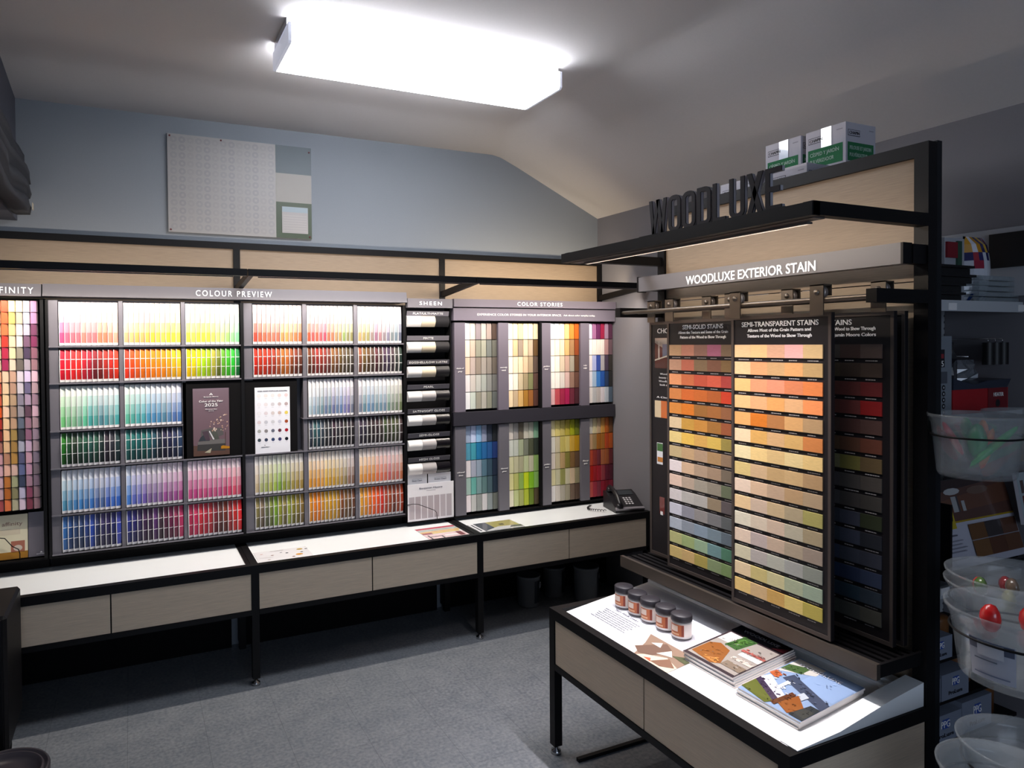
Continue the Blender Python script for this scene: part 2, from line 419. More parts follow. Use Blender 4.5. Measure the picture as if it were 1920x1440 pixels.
# ------------------------------------------------------------------ the wall display bays
YU, YT, ZT, ZR = -.05, -.53, .585, 2.20
BAYX = [(-1.22, 0), (0, 1.22), (1.22, 2.438)]
bname = ['left display bay with black frame, oak drawer fronts and white counter by the grey valance', 'middle display bay with black frame and white counter under the COLOUR PREVIEW sign', 'right display bay with black frame, bright oak top panels and white counter in the corner']
for k, (xa, xb) in enumerate(BAYX):
    t = thing('display_bay', bname[k], 'display counter', ((xa + xb) / 2, -.3, 0), 'display counters along the back wall')
    h = .0175
    MB().box(xa, xb, YU, YU + .035, ZR - .035, ZR).build('top_rail', BLACK, t)
    for x in ([xa + h] if k else [xa + h]) + ([xb - h] if k == 2 else []):
        MB().box(x - h, x + h, YU, YU + .035, 0.03, ZR - .035).build('upright', BLACK, t)
    xi, xj = xa + 2 * h, xb - (2 * h if k == 2 else 0)
    MB().box(xi, xj, YU + .012, YU + .03, 2.035, ZR - .035).build('upper_panel', WOOD, t)
    MB().box(xi, xj, YU + .012, YU + .03, 1.55, 2.03).build('lower_panel', WOOD, t)
    # canopy shelf bar with brackets
    MB().box(xa + .003, xb - .003, -.54, -.515, 1.975, 2.008).box(xa + .003, xb - .003, -.515, -.44, 2.0, 2.008).build('canopy_shelf', BLACK, t)
    for x in [xa + h] + ([xb - h] if k == 2 else []):
        MB().prism([(-.515, 1.975), (YU, 1.93), (YU, 1.965), (-.44, 2.0), (-.515, 2.0)], x - .012, x + .012, F=Fr((0, 0, 0), (0, 1, 0), (0, 0, 1))).build('bracket', BLACK, t)
    MB().box(xa + .06, xb - .06, -.48, -.46, 1.974, 1.982).build('led_strip', LEDM if k < 9 else BLACK, t)
    # counter
    MB().box(xa, xb, YT, YT + .035, ZT - .04, ZT).box(xa, xb, YU - .04, YU, ZT - .04, ZT - .004).box(xa, xa + 2 * h, YT + .035, YU - .04, ZT - .04, ZT).box(xb - .02, xb, YT + .035, YU - .04, ZT - .04, ZT - .003).build('counter_frame', BLACK, t)
    MB().box(xa + 2 * h, xb - .02, YT + .035, YU - .04, ZT - .03, ZT - .008).build('counter_top', WHITE, t)
    MB().box(xa + .036, xb, YT, YT + .03, .345, .368).box(xa + .036, xb, YT + .03, YU, .345, .352).build('lower_rail', BLACK, t)
    MB().box(max(xa, -1.3) + .036, xb - .036, -.045, -.03, .004, ZT - .045).build('shade_backing', BLACK2, t)  # added black sheet stands in for the deep shade under the counter
    xm = (xa + xb) / 2
    for a, b_ in ((xa + .037, xm - .003), (xm + .003, xb - (.02 if k == 2 else .002))):
        MB().box(a, b_, YT + .004, YT + .022, .370, .543).build('drawer_front', DRAWER, t)
    MB().box(xm - .003, xm + .003, YT + .008, YT + .024, .368, .545).build('divider', BLACK2, t)
    for x in [xa + h] + ([xb - h] if k == 2 else []):
        l = MB().box(x - h, x + h, YT, YT + .035, .035, ZT - .04).build('leg', BLACK, t)
        MB().lathe([(0, .036), (.008, .036), (.008, .02), (.02, .014), (.021, 0), (0, 0)], (x, YT + .0175, .0), 16).build('foot', CHROME, l, 'round metal levelling foot')
        MB().box(x - h, x + h, YU - .035, YU, 0, ZT - .04).build('leg', BLACK, t)

# ------------------------------------------------------------------ colour strip rack (COLOUR PREVIEW)
YS = -.17                                # face plane of the racks
def bx(px, py=800): return pt(px, py, 'y', YS).x
def bz(py, px=115): return pt(px, py, 'y', YS).z
ROWS = [(bz(648), bz(566)), (bz(717), bz(656)), (bz(806), bz(725)), (bz(876), bz(813)), (bz(963), bz(883)), (bz(1036), bz(970))]
CELLS = [(bx(112, 700), bx(223, 700)), (bx(233, 700), bx(340, 700)), (bx(349, 700), bx(450, 700)), (bx(475, 700), bx(567, 700)), (bx(576, 700), bx(663, 700)), (bx(671, 700), bx(754, 700))]
RX0, RX1, RXM = bx(87, 700), bx(758, 700), bx(456, 700)
ZTOP, ZBOT = bz(563), bz(1043, 97)
t = thing('colour_rack', 'wide grey colour strip rack with a lit COLOUR PREVIEW header on the back wall', 'display rack', ((RX0 + RX1) / 2, -.1, .585))
MB().box(RX0, RX1, -.1, -.055, ZBOT, ZTOP + .005).build('back_board', DGREY, t)
MB().box(RX0, RX1, -.112, -.06, .583, ZBOT - .008).build('base', BLACK2, t)
MB().box(RX0, RX1, YS - .016, -.06, ZBOT - .008, ZBOT).build('bottom_board', BLACK2, t)
for xa, xb in ((RX0, RX0 + .012), (RXM - .012, RXM + .004), (RX1 - .008, RX1 + .006)):
    MB().box(xa, xb, YS - .012, -.1, ZBOT, ZTOP).build('side_panel', BLACK, t)
for xa, xb in ((RX0 + .012, CELLS[0][0] - .004), (RXM + .004, CELLS[3][0] - .004)):
    MB().box(xa, xb, YS - .004, -.1, ZBOT, ZTOP).build('filler_panel', GREY, t, 'grey strip beside the colour cards')
for c0, c1 in ((0, 1), (1, 2), (3, 4), (4, 5)):
    a, b_ = CELLS[c0][1] + .002, CELLS[c1][0] - .003
    MB().box(a, b_, YS - .006, -.1, ZBOT, ZTOP).build('cell_divider', GREY, t)
for r in range(6):
    z = ROWS[r][0] - .006
    for h_, (xa, xb) in enumerate(((RX0 + .012, RXM - .012), (RXM + .004, RX1 - .008))):
        if r in (2,):
            xa_, xb_ = (xa, CELLS[1][1] + .004) if h_ == 0 else (CELLS[4][0] - .03, xb)
        else: xa_, xb_ = xa, xb
        MB().box(xa_, xb_, YS - .016, -.1, z - .003, z).box(xa_, xb_, YS - .016, YS - .014, z, z + .004).build('row_shelf', mat('pale_grey_shelf', '6c6970', .4), t)
# header with lettering
za, zb = bz(560, 300), bz(541, 300)
hd = MB().prism([(YS - .05, za), (-.08, za), (-.08, zb + .01), (YS - .035, zb + .008)], RX0 - .006, RX1 + .004, F=Fr((0, 0, 0), (0, 1, 0), (0, 0, 1))).build('header_sign', mat('silver_header', '65636a', .5), t)
G = Fr((bx(445, 557) - .02, YS - .0455, (za + zb) / 2 + .004), (1, 0, 0), (0, -.0, 1)); G.o.y -= .003
text('COLOUR PREVIEW', .03, G, GLOWL, hd, width=pt(516, 557, 'y', YS - .05).x - pt(374, 553, 'y', YS - .05).x, space=1.35)

STOPS = {  # (cell, light/dark, block): colours from left to right at the strongest band
 (0, 0): ('E0567B E26A80 E87878 D87068 E08060 F09A80', 'E01030 E41C28 E02020 B01525 8C1A20 981C20 B02418 D83018'),
 (1, 0): ('F5A080 F6A560 F2A55A F7B545 F8C84C F8CE40 F8DC50', 'E83A18 E85A10 F07808 F57C08 F09008 F0A800 F8C020'),
 (2, 0): ('F5DC50 F8E850 F0E440 E8E860 C8E878 98E080 90E8A8', 'F5D000 E8D800 B0D800 90C810 A0B030 709020 40B820 20C020 108838'),
 (0, 2): ('70C080 80C890 88A890 70C8A0 50B0A0 60A8A0 488898 70B0B0 50A0A0', '20801C 184028 30482c 105038 206048 184838 202838 383840 204040'),
 (1, 2): ('60B8A8 50B0A8 50A8B8 4898C0 5088B8 5080A8 6080B0 5078B8', '1c7068 186060 105858 106068 184858 182838 182840 203060 1C3858'),
 (0, 4): ('60A0C8 5090C8 4c80c0 4880D0 5070a8 4070C8 3868C8', '2868a8 204878 1C3868 284890 2848A8 202450 302860 202858 2838a0'),
 (1, 4): ('5088E0 7070C8 8068A8 9068A8 A06098 A85898 B05088', '283890 302870 402858 402848 583078 402838 602848 802050 A82858'),
 (2, 4): ('C85090 D85088 D06088 C86088 D85070 E06078', 'B02858 D83050 C02838 a02838 703038 782c30 C83030 D82828'),
 (3, 0): ('D84830 E06050 D87060 D07058 D09060 D08050 A06040', 'C02010 B82810 A83018 902818 a85820 b06020 703018 603018'),
 (4, 0): ('D05040 C86050 B85060 B07050 A08060 889058 808058', '602818 902818 8c2820 703020 885028 604020 505030 403028'),
 (5, 0): ('C09060 889858 906878 987080 807880 707880 606870', '905830 504020 503028 402830 483048 283038 282c30'),
 (4, 2): ('B0C0C8 80A8A8 7080A0 6078A0 7888b8 687090', '405050 306060 303840 202030 282028 201c24 181820'),
 (5, 2): ('708090 6888A8 7090A0 788898 788878 707858', '303038 202028 302828 404828 404430 383828'),
 (3, 4): ('C8C090 B8C078 B0C060 90B848 A8A848 A89850 B09040', '988850 707060 788838 80B020 988040 90a030 988828 806828'),
 (4, 4): ('E8A030 F0A848 E8B040 D8A838 C8A050 A08060 907060', 'E88810 F08000 D08820 C8A020 D8a018 905020 785030 704830'),
 (5, 4): ('F0A048 F09038 E88040 E08060 D87060 C07068 D08050', 'E8A028 F07818 F05818 D83818 a84020 904028 A04020')}


def hx(c): return '%02x%02x%02x' % tuple(int(max(0, min(255, round(v)))) for v in c)
def rgb(h): return [int(h[i:i + 2], 16) for i in (0, 2, 4)]
def mix(a, b_, t): return [x + (y - x) * t for x, y in zip(a, b_)]
def ramp(st, t):
    st = [rgb(s) for s in st.split()]; f = t * (len(st) - 1); i = min(int(f), len(st) - 2); return mix(st[i], st[i + 1], f - i)
def cname(c):
    import colorsys
    h_, s_, v_ = colorsys.rgb_to_hsv(*[x / 255 for x in c]); h_ *= 360
    if s_ < .14: base = 'white' if v_ > .9 else 'pale grey' if v_ > .7 else 'grey' if v_ > .35 else 'near-black'; return base
    if h_ < 12 or h_ > 348: n = 'red'
    elif h_ < 42: n = 'orange' if v_ > .7 and s_ > .5 else ('beige' if s_ < .4 and v_ > .6 else 'brown')
    elif h_ < 66: n = 'yellow' if v_ > .65 and s_ > .3 else ('cream' if v_ > .75 else 'olive')
    elif h_ < 160: n = 'green'
    elif h_ < 195: n = 'teal'
    elif h_ < 255: n = 'blue'
    elif h_ < 300: n = 'purple'
    else: n = 'pink' if v_ > .6 else 'maroon'
    if n in ('beige', 'cream'): return n
    return ('dark ' if v_ < .45 else 'pale ' if s_ < .35 and v_ > .6 else 'bright ' if v_ > .8 and s_ > .6 else 'muted ' if s_ < .5 else '') + n
ORD = 'first second third fourth fifth sixth seventh eighth ninth tenth eleventh twelfth'.split()
COLN = ['leftmost column', 'second column', 'third column', 'fourth column', 'fifth column', 'rightmost column']
ROWN = ['top row', 'second row', 'third row', 'fourth row', 'fifth row', 'bottom row']


def strip_mesh(mb, x0, x1, z0, z1, cols, white, lines):
    """a stack of cards standing in its pocket: bowed front, white card edges"""
    wd = x1 - x0; yf = YS + .004; n = 3; H = z1 - z0
    zs = [z0 + .012] + [z0 + .012 + (H - .012) * (i + 1) / len(cols) for i in range(len(cols))]
    def F(z, a):  # bow towards the room
        k = (z - z0) / H; bow = .010 * math.sin(math.pi * min(1, max(0, k))) if lines else .004 * math.sin(math.pi * k)
        return (x0 + wd * a, yf - bow - .005 * (1 - a) * 2 + .01 * (z - z0), z)
    cx = .97; c0_ = .13 if lines else .09
    P_ = []
    for k in range(7):
        z = z0 + H * k / 6; P_ += [F(z, 0), F(z, c0_)]
    mb.add(P_, [(2 * k, 2 * k + 1, 2 * k + 3, 2 * k + 2) for k in range(6)], 'e4e2e2')
    mb.add([F(z0, c0_), F(z0, cx), F(zs[0], cx), F(zs[0], c0_)], [(0, 1, 2, 3)], 'f0eeee')
    for i, c in enumerate(cols):
        a, b_ = zs[i], zs[i + 1]
        if lines and i > 0:
            mb.add([F(a, c0_), F(a, cx), F(a + .0025, cx), F(a + .0025, c0_)], [(0, 1, 2, 3)], 'e8e6e6'); a += .0025
        m = 3
        P = []
        for k in range(m + 1):
            z = a + (b_ - a) * k / m; P += [F(z, c0_), F(z, cx)]
        mb.add(P, [(2 * k, 2 * k + 1, 2 * k + 3, 2 * k + 2) for k in range(m)], c)
    # white edges and body
    m = 6; P = []
    for k in range(m + 1):
        z = z0 + H * k / m; p = F(z, cx); q = F(z, 0)
        P += [p, (x0 + wd * .97, YS + .03, z), (x0 + wd * .02, YS + .03, z), q]
    fs = []
    for k in range(m):
        for i in (0, 1, 2): fs.append((4 * k + i, 4 * k + i + 1, 4 * k + 4 + i + 1, 4 * k + 4 + i))
    fs += [(0, 3, 2, 1), (4 * m, 4 * m + 1, 4 * m + 2, 4 * m + 3)]
    mb.add(P, fs, white)


allstrips = []
for ci in range(6):
    for r in range(6):
        blk = r // 2 * 2
        if (ci, blk) not in STOPS: continue
        st = STOPS[(ci, blk)][r % 2]; cnt = 12 if ci == 4 else 11
        xa, xb = CELLS[ci]; z0, z1 = ROWS[r]
        if ci in (4, 5) and blk == 2 and ci == 4: xa += .004
        for k in range(cnt):
            base = ramp(st, k / (cnt - 1)); base = [max(0, min(255, v + random.uniform(-9, 9))) for v in base]
            if r % 2 == 0:
                wt = [245, 240, 240]
                cols = [hx(base), hx(mix(base, wt, .32)), hx(mix(base, wt, .62)), hx(mix(base, wt, .84))]
            else:
                cols = [hx(mix(base, [12, 8, 14], .34 if max(base) < 150 else .12)), hx(mix(base, [15, 10, 15], .15 if max(base) < 150 else .05)), hx(mix(base, [255, 200, 190], .10))]
            p = (xb - xa) / cnt
            allstrips.append((ci, r, k, xa + p * k, xa + p * (k + 1) - .0008, z0, z1, cols, base))
allstrips.sort(key=lambda s: (s[0] == 5, s[0] == 5 and s[1] % 2 == 1, s[0]))
rest = MB()
for n_, (ci, r, k, x0, x1, z0, z1, cols, base) in enumerate(allstrips):
    if n_ < 300:
        mb = MB(); strip_mesh(mb, x0, x1, z0, z1, cols, 'e2dfdf', r % 2 == 1)
        o = mb.build('colour_strip', PRINT)
        tag(o, '%s strip, %s from left in %s, %s, COLOUR PREVIEW rack' % (cname(base), ORD[k], ROWN[r], COLN[ci]), 'colour strip', 'colour strips in the colour preview rack')
    else: strip_mesh(rest, x0, x1, z0, z1, cols, 'e2dfdf', r % 2 == 1)
tag(rest.build('colour_strip', PRINT), 'remaining colour strips in the rightmost column of the COLOUR PREVIEW rack', 'colour strips', 'colour strips in the colour preview rack', 'stuff')

# the two framed posters
pz0, pz1 = ROWS[3][0] - .004, ROWS[2][1] + .004
for xa, xb in ((CELLS[1][1] + .004, RXM - .012), (RXM + .004, bx(557, 780))):
    MB().box(xa, xb, YS - .006, -.1, pz0, pz1).build('poster_panel', BLACK2, t)
def PF(px0, px1, py0, py1):
    a = pt(px0, py1, 'y', YS - .01); b_ = pt(px1, py0, 'y', YS - .01); z0 = pt((px0 + px1) / 2, py1, 'y', YS - .01).z; z1 = pt((px0 + px1) / 2, py0, 'y', YS - .01).z
    return Fr((a.x, YS - .0065, z0), (1, 0, 0), (0, 0, 1)), b_.x - a.x, z1 - z0
F, W, H = PF(363, 429, 728, 854)
t2 = thing('poster', 'mauve room poster reading Color of the Year 2025 with grey sofa', 'poster', F(W / 2, 0, 0))
mb = MB().box(0, W, 0, H, 0, .003, '6c555c', F)
q = lambda pts, c, d: mb.poly([(a * W, b_ * H) for a, b_ in pts], c, F, .003 + d * .0002)
q([(0, 0), (1, 0), (1, .12), (0, .16)], '5a4238', 1)
q([(.1, .08), (.88, .06), (.9, .2), (.12, .2)], '3c3a38', 2)
q([(.12, .17), (.9, .17), (.9, .235), (.5, .235), (.12, .21)], '6a6664', 3)
q([(.14, .22), (.2, .28), (.3, .32), (.42, .3), (.45, .22)], '34383c', 4)
q([(.2, .3), (.22, .38), (.4, .4), (.6, .41), (.8, .4), (.84, .3), (.6, .26)], '585452', 3)
q([(.24, .36), (.4, .37), (.46, .23), (.34, .23)], '4c3c44', 5)
q([(.44, .37), (.62, .38), (.72, .24), (.52, .23)], '4e5048', 5)
q([(.43, .36), (.45, .37), (.58, .24), (.54, .235)], 'd0ccd0', 6)
q([(.76, .09), (1, .09), (1, .12), (.82, .14), (.76, .13)], 'b07818', 6)
q([(.87, .12), (.89, .12), (.90, .34), (.88, .34)], '4c3a34', 5)
q([(.3, .05), (.5, .11), (.46, .04)], 'b0a890', 6)
random.seed(3)
for i in range(34):
    a = .45 + .5 * random.random(); b_ = .36 + .26 * random.random() * (.4 + a * .6)
    mb.disc(a * W, b_ * H, .0022 + random.random() * .0022, random.choice(['c8a088', 'd8b8a0', 'a88470', 'e0c8b8']), F, .0045, 7)
mb.build('print', GLOSSP, t2)
texts([('Benjamin Moore', .0055, .5 * W, .875 * H, .4 * W), ('Color of the Year', .010, .5 * W, .81 * H, .66 * W), ('2025', .017, .5 * W, .755 * H, .36 * W), ('Cinnamon Slate', .005, .5 * W, .69 * H, .32 * W), ('2113-40', .004, .5 * W, .665 * H, .14 * W)], F, LETTER, t2, c=.0046)
g1, g2 = logo_pts(.5 * W, .9 * H, .009); MB().poly(g1, 'f0eeee', F, .0048).poly(g2, '6c555c', F, .0051).build('emblem', PRINT, t2)
F, W, H = PF(479, 543, 726, 850)
t2 = thing('poster', 'white poster of thirty colour dots reading OUR MOST POPULAR COLORS', 'poster', F(W / 2, 0, 0))
mb = MB().box(0, W, 0, H, 0, .003, 'ececf2', F)
DOTS = 'e8e4e4 e6e0de e8e2e0 e4d4d0 e4cccc/e8e6ea e4dcde d0ccd0 c8b8b8 b8a4a4/eae8ec dcd0d4 d8ccc8 c8b0a8 e8d060/dcccd0 c4c4cc ccccd0 ccccd8 a04c28/a8a8a4 888484 686c7c 5c3440 a01828/404c54 384058 38486c 3c3c68 181c28'
for j, row in enumerate(DOTS.split('/')):
    for i, c in enumerate(row.split()):
        a, b_ = (.115 + .195 * i) * W, (.875 - .133 * j) * H
        mb.disc(a, b_, .0098, 'd4d0d2', F, .0032, 18).disc(a, b_, .009, c, F, .0034, 18)
        mb.rect(a - .006, a + .006, b_ - .0165, b_ - .0153, 'b8b8c0', F, .0033)
mb.rect(.2 * W, .42 * W, .1 * H, .104 * H, '88888c', F, .0033)
mb.build('print', GLOSSP, t2)
g1, g2 = logo_pts(.27 * W, .125 * H, .004); MB().poly(g1, '606068', F, .0035).build('emblem', PRINT, t2)
texts([('OUR MOST POPULAR COLORS', .0062, .5 * W, .945 * H, .84 * W), ('Benjamin Moore', .0035, .27 * W, .105 * H, .2 * W)], F, mat('dark_ink', '40404a', .6), t2, c=.0034)

# ------------------------------------------------------------------ AFFINITY rack at the left edge
AX1 = bx(74, 700)
t = thing('affinity_rack', 'tall chip rack with AFFINITY header at the left edge of the back wall', 'display rack', (-1.05, -.1, .585))
AX0 = -1.30
MB().box(AX0, AX1 + .02, -.1, -.055, ZBOT, ZTOP + .01).build('back_board', BLACK2, t)
MB().box(AX0, AX1 + .02, -.112, -.06, .583, ZBOT - .008).build('base', BLACK2, t)
MB().box(AX0, AX1 + .02, YS - .016, -.06, ZBOT - .008, ZBOT).build('bottom_board', BLACK2, t)
MB().box(AX1 + .008, AX1 + .022, YS - .02, -.1, ZBOT, ZTOP).build('side_panel', BLACK, t)
za, zb = bz(556, 30), bz(535, 30)
hd = MB().prism([(YS - .052, za), (-.08, za), (-.08, zb + .01), (YS - .037, zb + .006)], AX0, bx(79, 550), F=Fr((0, 0, 0), (0, 1, 0), (0, 0, 1))).build('header_sign', mat('silver_header'), t)
wl = pt(63, 545, 'y', YS - .052).x - pt(0, 545, 'y', YS - .052).x
G = Fr((pt(63, 545, 'y', YS - .055).x - wl * .72, YS - .056, (za + zb) / 2), (1, 0, 0), (0, 0, 1))
text('AFFINITY', .03, G, GLOWL, hd, width=wl * 1.42, space=1.3)
AFF = ['F0F0A0 E8F0A0 E8F0A8 E8F0B0 F0E0A0 F0C8A0 F0A880 D05840 D05838 E85818 B83020 882820 B07060 D8A0A8 E0B0B8 D8B0B8 D0A8B0 B05050',
 'D85030 F06030 F06838 D03020 B02040 A02050 F0C8A8 E8C8A0 F0D0A0 F8D0B0 F8D0A0 F8C898 F0C090 C08868 F0B8A0 C87830 C06820 E87840',
 'F8E0A0 F8C060 F8C880 F0C8A0 F0D0A0 F0C8B0 C8A088 B89078 B89878 A88870 C09878 A88848 A88040 B88840 E0B8A8 A8A880 908860 B8B090',
 'F0E0C0 B8A890 F0E0D0 D8C8C0 908878 686058 D0C8D0 C8C0C8 888090 989098 606878 404048 A8A8B8 585878 606890 384058 C0B8D0 E0C8D8',
 'D8D0E0 D0D0E8 B8A8C0 705068 483850 A89CA8 D0C0E0 686080 A890A8 604050 987080 906078 C8A8C0 C898A8 C090A8 A88090 904860 803848',
 'C888B0 C080A8 703858 782850 885868 987078 E0B8C8 B898A0 A08090 D8B0C0 B09098 A08898 A89098 887888 807078 887080 987880 A07880']
xe = bx(73, 700); pw = (bx(73, 700) - bx(4.5, 700)) / 5
ztop, zbot = bz(564, 40), bz(955, 60); ph = (ztop - zbot) / 18
def chip(x0, x1, z0, z1, c, name, y=YS):
    """small stack of folded cards with a bowed coloured face and pale side"""
    wd = x1 - x0; mb = MB(); P = []; n = 4
    for z in (z0, z1):
        for i in range(n + 1):
            a = i / n; P.append((x0 + wd * .84 * a, y - .004 - .0015 * math.sin(math.pi * (a * .7 + .1)) + .005 * a, z))
    mb.add(P, [(i, i + 1, n + 2 + i, n + 1 + i) for i in range(n)], c, True)
    s_ = hx(mix(rgb(c), [240, 235, 225], .6)); p1, p2 = P[n], P[2 * n + 1]
    mb.add([p1, (x1 - wd * .02, y + .022, z0), (x1 - wd * .02, y + .022, z1), p2], [(0, 1, 2, 3)], s_)
    mb.add([(x0, y + .022, z0), P[0], P[n + 1], (x0, y + .022, z1)], [(0, 1, 2, 3)], c)
    top = [P[n + 1 + i] for i in range(n + 1)] + [(x1 - wd * .02, y + .022, z1), (x0, y + .022, z1)]; mb.add(top, [tuple(range(len(top)))], c)
    bot = [P[i] for i in range(n + 1)] + [(x1 - wd * .02, y + .022, z0), (x0, y + .022, z0)]; mb.add(bot, [tuple(range(len(bot) - 1, -1, -1))], c)
    return mb.build(name, PRINT)
R18 = ['top'] + [o + '' for o in ORD[1:]] + ['thirteenth', 'fourteenth', 'fifteenth', 'sixteenth', 'seventeenth', 'bottom']
for i, colr in enumerate(AFF):
    for j, c in enumerate(colr.split()):
        x0 = xe - pw * (6 - i); z1 = ztop - ph * j
        o = chip(x0, x0 + pw * .96, z1 - ph + .0025, z1, c.lower(), 'chip_card')
        tag(o, '%s chip, %s row, %s column from the right, AFFINITY rack' % (cname(rgb(c.lower())), R18[j], ORD[5 - i]), 'colour chip', 'colour chips in the affinity rack')
for j in range(19):
    z = ztop - ph * j + .001
    MB().box(AX0, xe, YS - .004, -.1, z - .001, z + .0003).build('pocket_shelf', BLACK2, t)
# brochure and grey booklet in the bottom pocket
F = Fr((AX0 + .02, YS + .02, ZBOT + .005), (1, 0, 0), (0, .08, 1)); tx = lambda px: bx(px, 1000) - AX0 - .02
zt = bz(966, 40) - ZBOT - .005
a0, a1 = tx(-25), tx(51)
t2 = thing('brochure', 'cream brochure printed affinity in the wire holder at the left edge', 'brochure', F(a0 + .07, 0, 0))
mb = MB().box(a0, a1, 0, zt, 0, .01, 'e8dfc0', F).rect(a0 + .02, a1 - .03, zt * .55, zt * .68, 'dccfb4', F, .0104).rect(a1 - .068, a1 - .012, zt * .14, zt * .4, 'b0705c', F, .0104).disc(a1 - .04, zt * .24, .018, 'd8c8b8', F, .0107, 14, .014)
mb.rect(a0, a1, 0, zt * .16, 'b07c30', F, .0104)
mb.build('cover', GLOSSP, t2)
text('affinity', .018, Fr(F(a1 - .062, zt * .8, 0), F.u, F.v), mat('sepia_ink', '9a7868', .6), t2, width=.082, c=.0105)
t2 = thing('booklet', 'glossy grey booklet with a small white emblem beside the affinity brochure', 'booklet', F(a1 + .05, 0, 0))
a2 = tx(86)
MB().box(a1 + .003, a2, 0, zt * 1.02, 0, .012, '77727a', F).build('cover', GLOSSP, t2)
g1, g2 = logo_pts(a1 + .055, .016, .006); MB().poly(g1, 'f0eeee', F, .0126).rect(a1 + .035, a1 + .075, .010, .012, 'f0eeee', F, .0126).build('emblem', PRINT, t2)
MB().tube([F(a0, zt * .55, .02), F(a0 + .07, zt * .5, .03), F(a1 - .06, zt * .30, .03), F(a1 - .035, zt * .22, .03), F(a1 - .03, zt * .12, .03), F(a1 - .03, .0, .03), F(a1 - .03, -.002, .0)], .0022).build('wire_holder', BLACK, t)

# ------------------------------------------------------------------ SHEEN column
ZBN = pt(805, 974, 'y', YS).z
SX0, SX1 = bx(758, 700), bx(845, 700)
t = thing('sheen_display', 'narrow black SHEEN sample column with seven rows of rolled sample cards', 'display rack', ((SX0 + SX1) / 2, -.1, .585))
MB().box(SX0 + .008, SX1, -.1, -.055, ZBN, ZTOP + .005).box(SX0 + .007, SX0 + .011, YS - .01, -.1, ZBN, ZTOP).box(SX1 - .006, SX1, YS - .01, -.1, ZBN, ZTOP).build('back_board', BLACK2, t)
MB().box(SX0 + .008, SX1, -.112, -.06, .583, ZBN - .008).build('base', BLACK2, t)
MB().box(SX0 + .008, SX1, YS - .016, -.06, ZBN - .008, ZBN).build('bottom_board', BLACK2, t)
za, zb = pt(800, 577, 'y', YS - .04).z, pt(800, 560, 'y', YS - .04).z
hd = MB().box(SX0 + .010, SX1 - .003, YS - .04, YS, za, zb).build('header_sign', GREY, t)
text('SHEEN', .022, Fr(((SX0 + SX1) / 2 + .005, YS - .041, (za + zb) / 2), (1, 0, 0), (0, 0, 1)), GLOWL, hd, width=pt(822, 567, 'y', YS - .04).x - pt(780, 567, 'y', YS - .04).x, space=1.3)
SHN = [('FLAT/ULTI-MATTE', 588, 592, 613), ('MATTE', 634, 641, 661), ('EGGSHELL/LOW LUSTRE', 679, 687, 707), ('PEARL', 725, 733, 752), ('SATIN/SOFT GLOSS', 770, 778, 797), ('SEMI-GLOSS', 815, 824, 843), ('HIGH GLOSS', 860, 868, 888)]
for k, (s, ty, py0, py1) in enumerate(SHN):
    z = bz(ty, 800); z1 = bz(py0, 800); z0 = bz(py1, 800)
    r_ = [.85, .7, .5, .38, .3, .2, .1][k]
    G = Fr((SX0 + .014, YS - .012, z - .014), (1, 0, 0), (0, -.25, 1)); wv = SX1 - SX0 - .030
    pl = MB().box(0, wv, 0, .028, -.004, 0, None, G).build('label_plate', GREY if k < 2 else DGREY, t)
    text(s, .0125, Fr(G(wv / 2, .0145, 0), G.u, G.v), LETTER, pl, width=min(.0128 * len(s), wv * .98), c=.0003)
    for i, c in enumerate(('e8e5e2', 'cdbfa6' if k < 3 else 'a8a3a2', '141216')):
        xa = SX0 + .016 + i * (wv / 3); xb = xa + wv / 3 - .002
        pr_ = []; n = 8
        for q_ in range(n + 1):
            a = math.pi * .95 * q_ / n; pr_.append((YS - .016 + .014 * math.cos(a), z0 + (z1 - z0) * (.44 - .40 * math.cos(a))))
        P = [(x, YS - .004 - .02 * math.sin(math.pi * .9 * q_ / n + .1), z0 + (z1 - z0) * q_ / n) for q_ in range(n + 1) for x in (xa, xb)]
        mb = MB().add(P, [(2 * q_, 2 * q_ + 1, 2 * q_ + 3, 2 * q_ + 2) for q_ in range(n)], c, True)
        mb.box(xa, xb, z0, z1, 0, .012, c, Fr((0, YS + .012, 0), (1, 0, 0), (0, 0, 1)))
        mb.build('sheen_sample', vmat('sheen_%d' % k, r_), t, ('white', 'cream' if k < 3 else 'silver grey', 'black')[i] + ' rolled sample')
# sheen chart cards in wire pocket
zc0 = ZBN + .002
def card(name, label, px0, px1, py0, yoff, h_, chart=False, line=None):
    F = Fr((bx(px0, 930), YS + yoff, zc0), (1, 0, 0), (0, 0, 1)); W = bx(px1, 930) - bx(px0, 930)
    t2 = thing(name, label, 'leaflet', F(W / 2, 0, 0))
    mb = MB().box(0, W, 0, h_, 0, .004, 'eceaec', F)
    if chart:
        n = 7
        for i in range(n):
            a = .008 + i * (W - .016) / n; mb.rect(a, a + (W - .016) / n - .006, .012, h_ * .66, ['b8b0b4', 'b4aaae', 'bcb4b8'][i % 3], F, .0043)
        mb.rect(W * .4, W * .6, h_ * .80, h_ * .81, '909098', F, .0043)
    else: mb.rect(W * .25, W * .75, h_ * .9, h_ * .905, '9898a0', F, .0043)
    mb.build('sheet', PRINT, t2)
    if line: text(line, .009, Fr(F(W / 2, h_ * .87 if not chart else h_ * .88, 0), F.u, F.v), mat('grey_ink', '70707c', .6), t2, width=W * .5, c=.0043)
    return t2
hh = lambda py, px: bz(py, px) - zc0
card('sheen_chart', 'left white Sheen Chart leaflet standing behind the striped card', 763, 801, 0, .004, hh(890, 780), line='Sheen Chart')
card('sheen_chart', 'right white Sheen Chart leaflet standing behind the striped card', 803, 848, 0, .002, hh(886, 825), line='Sheen Chart')
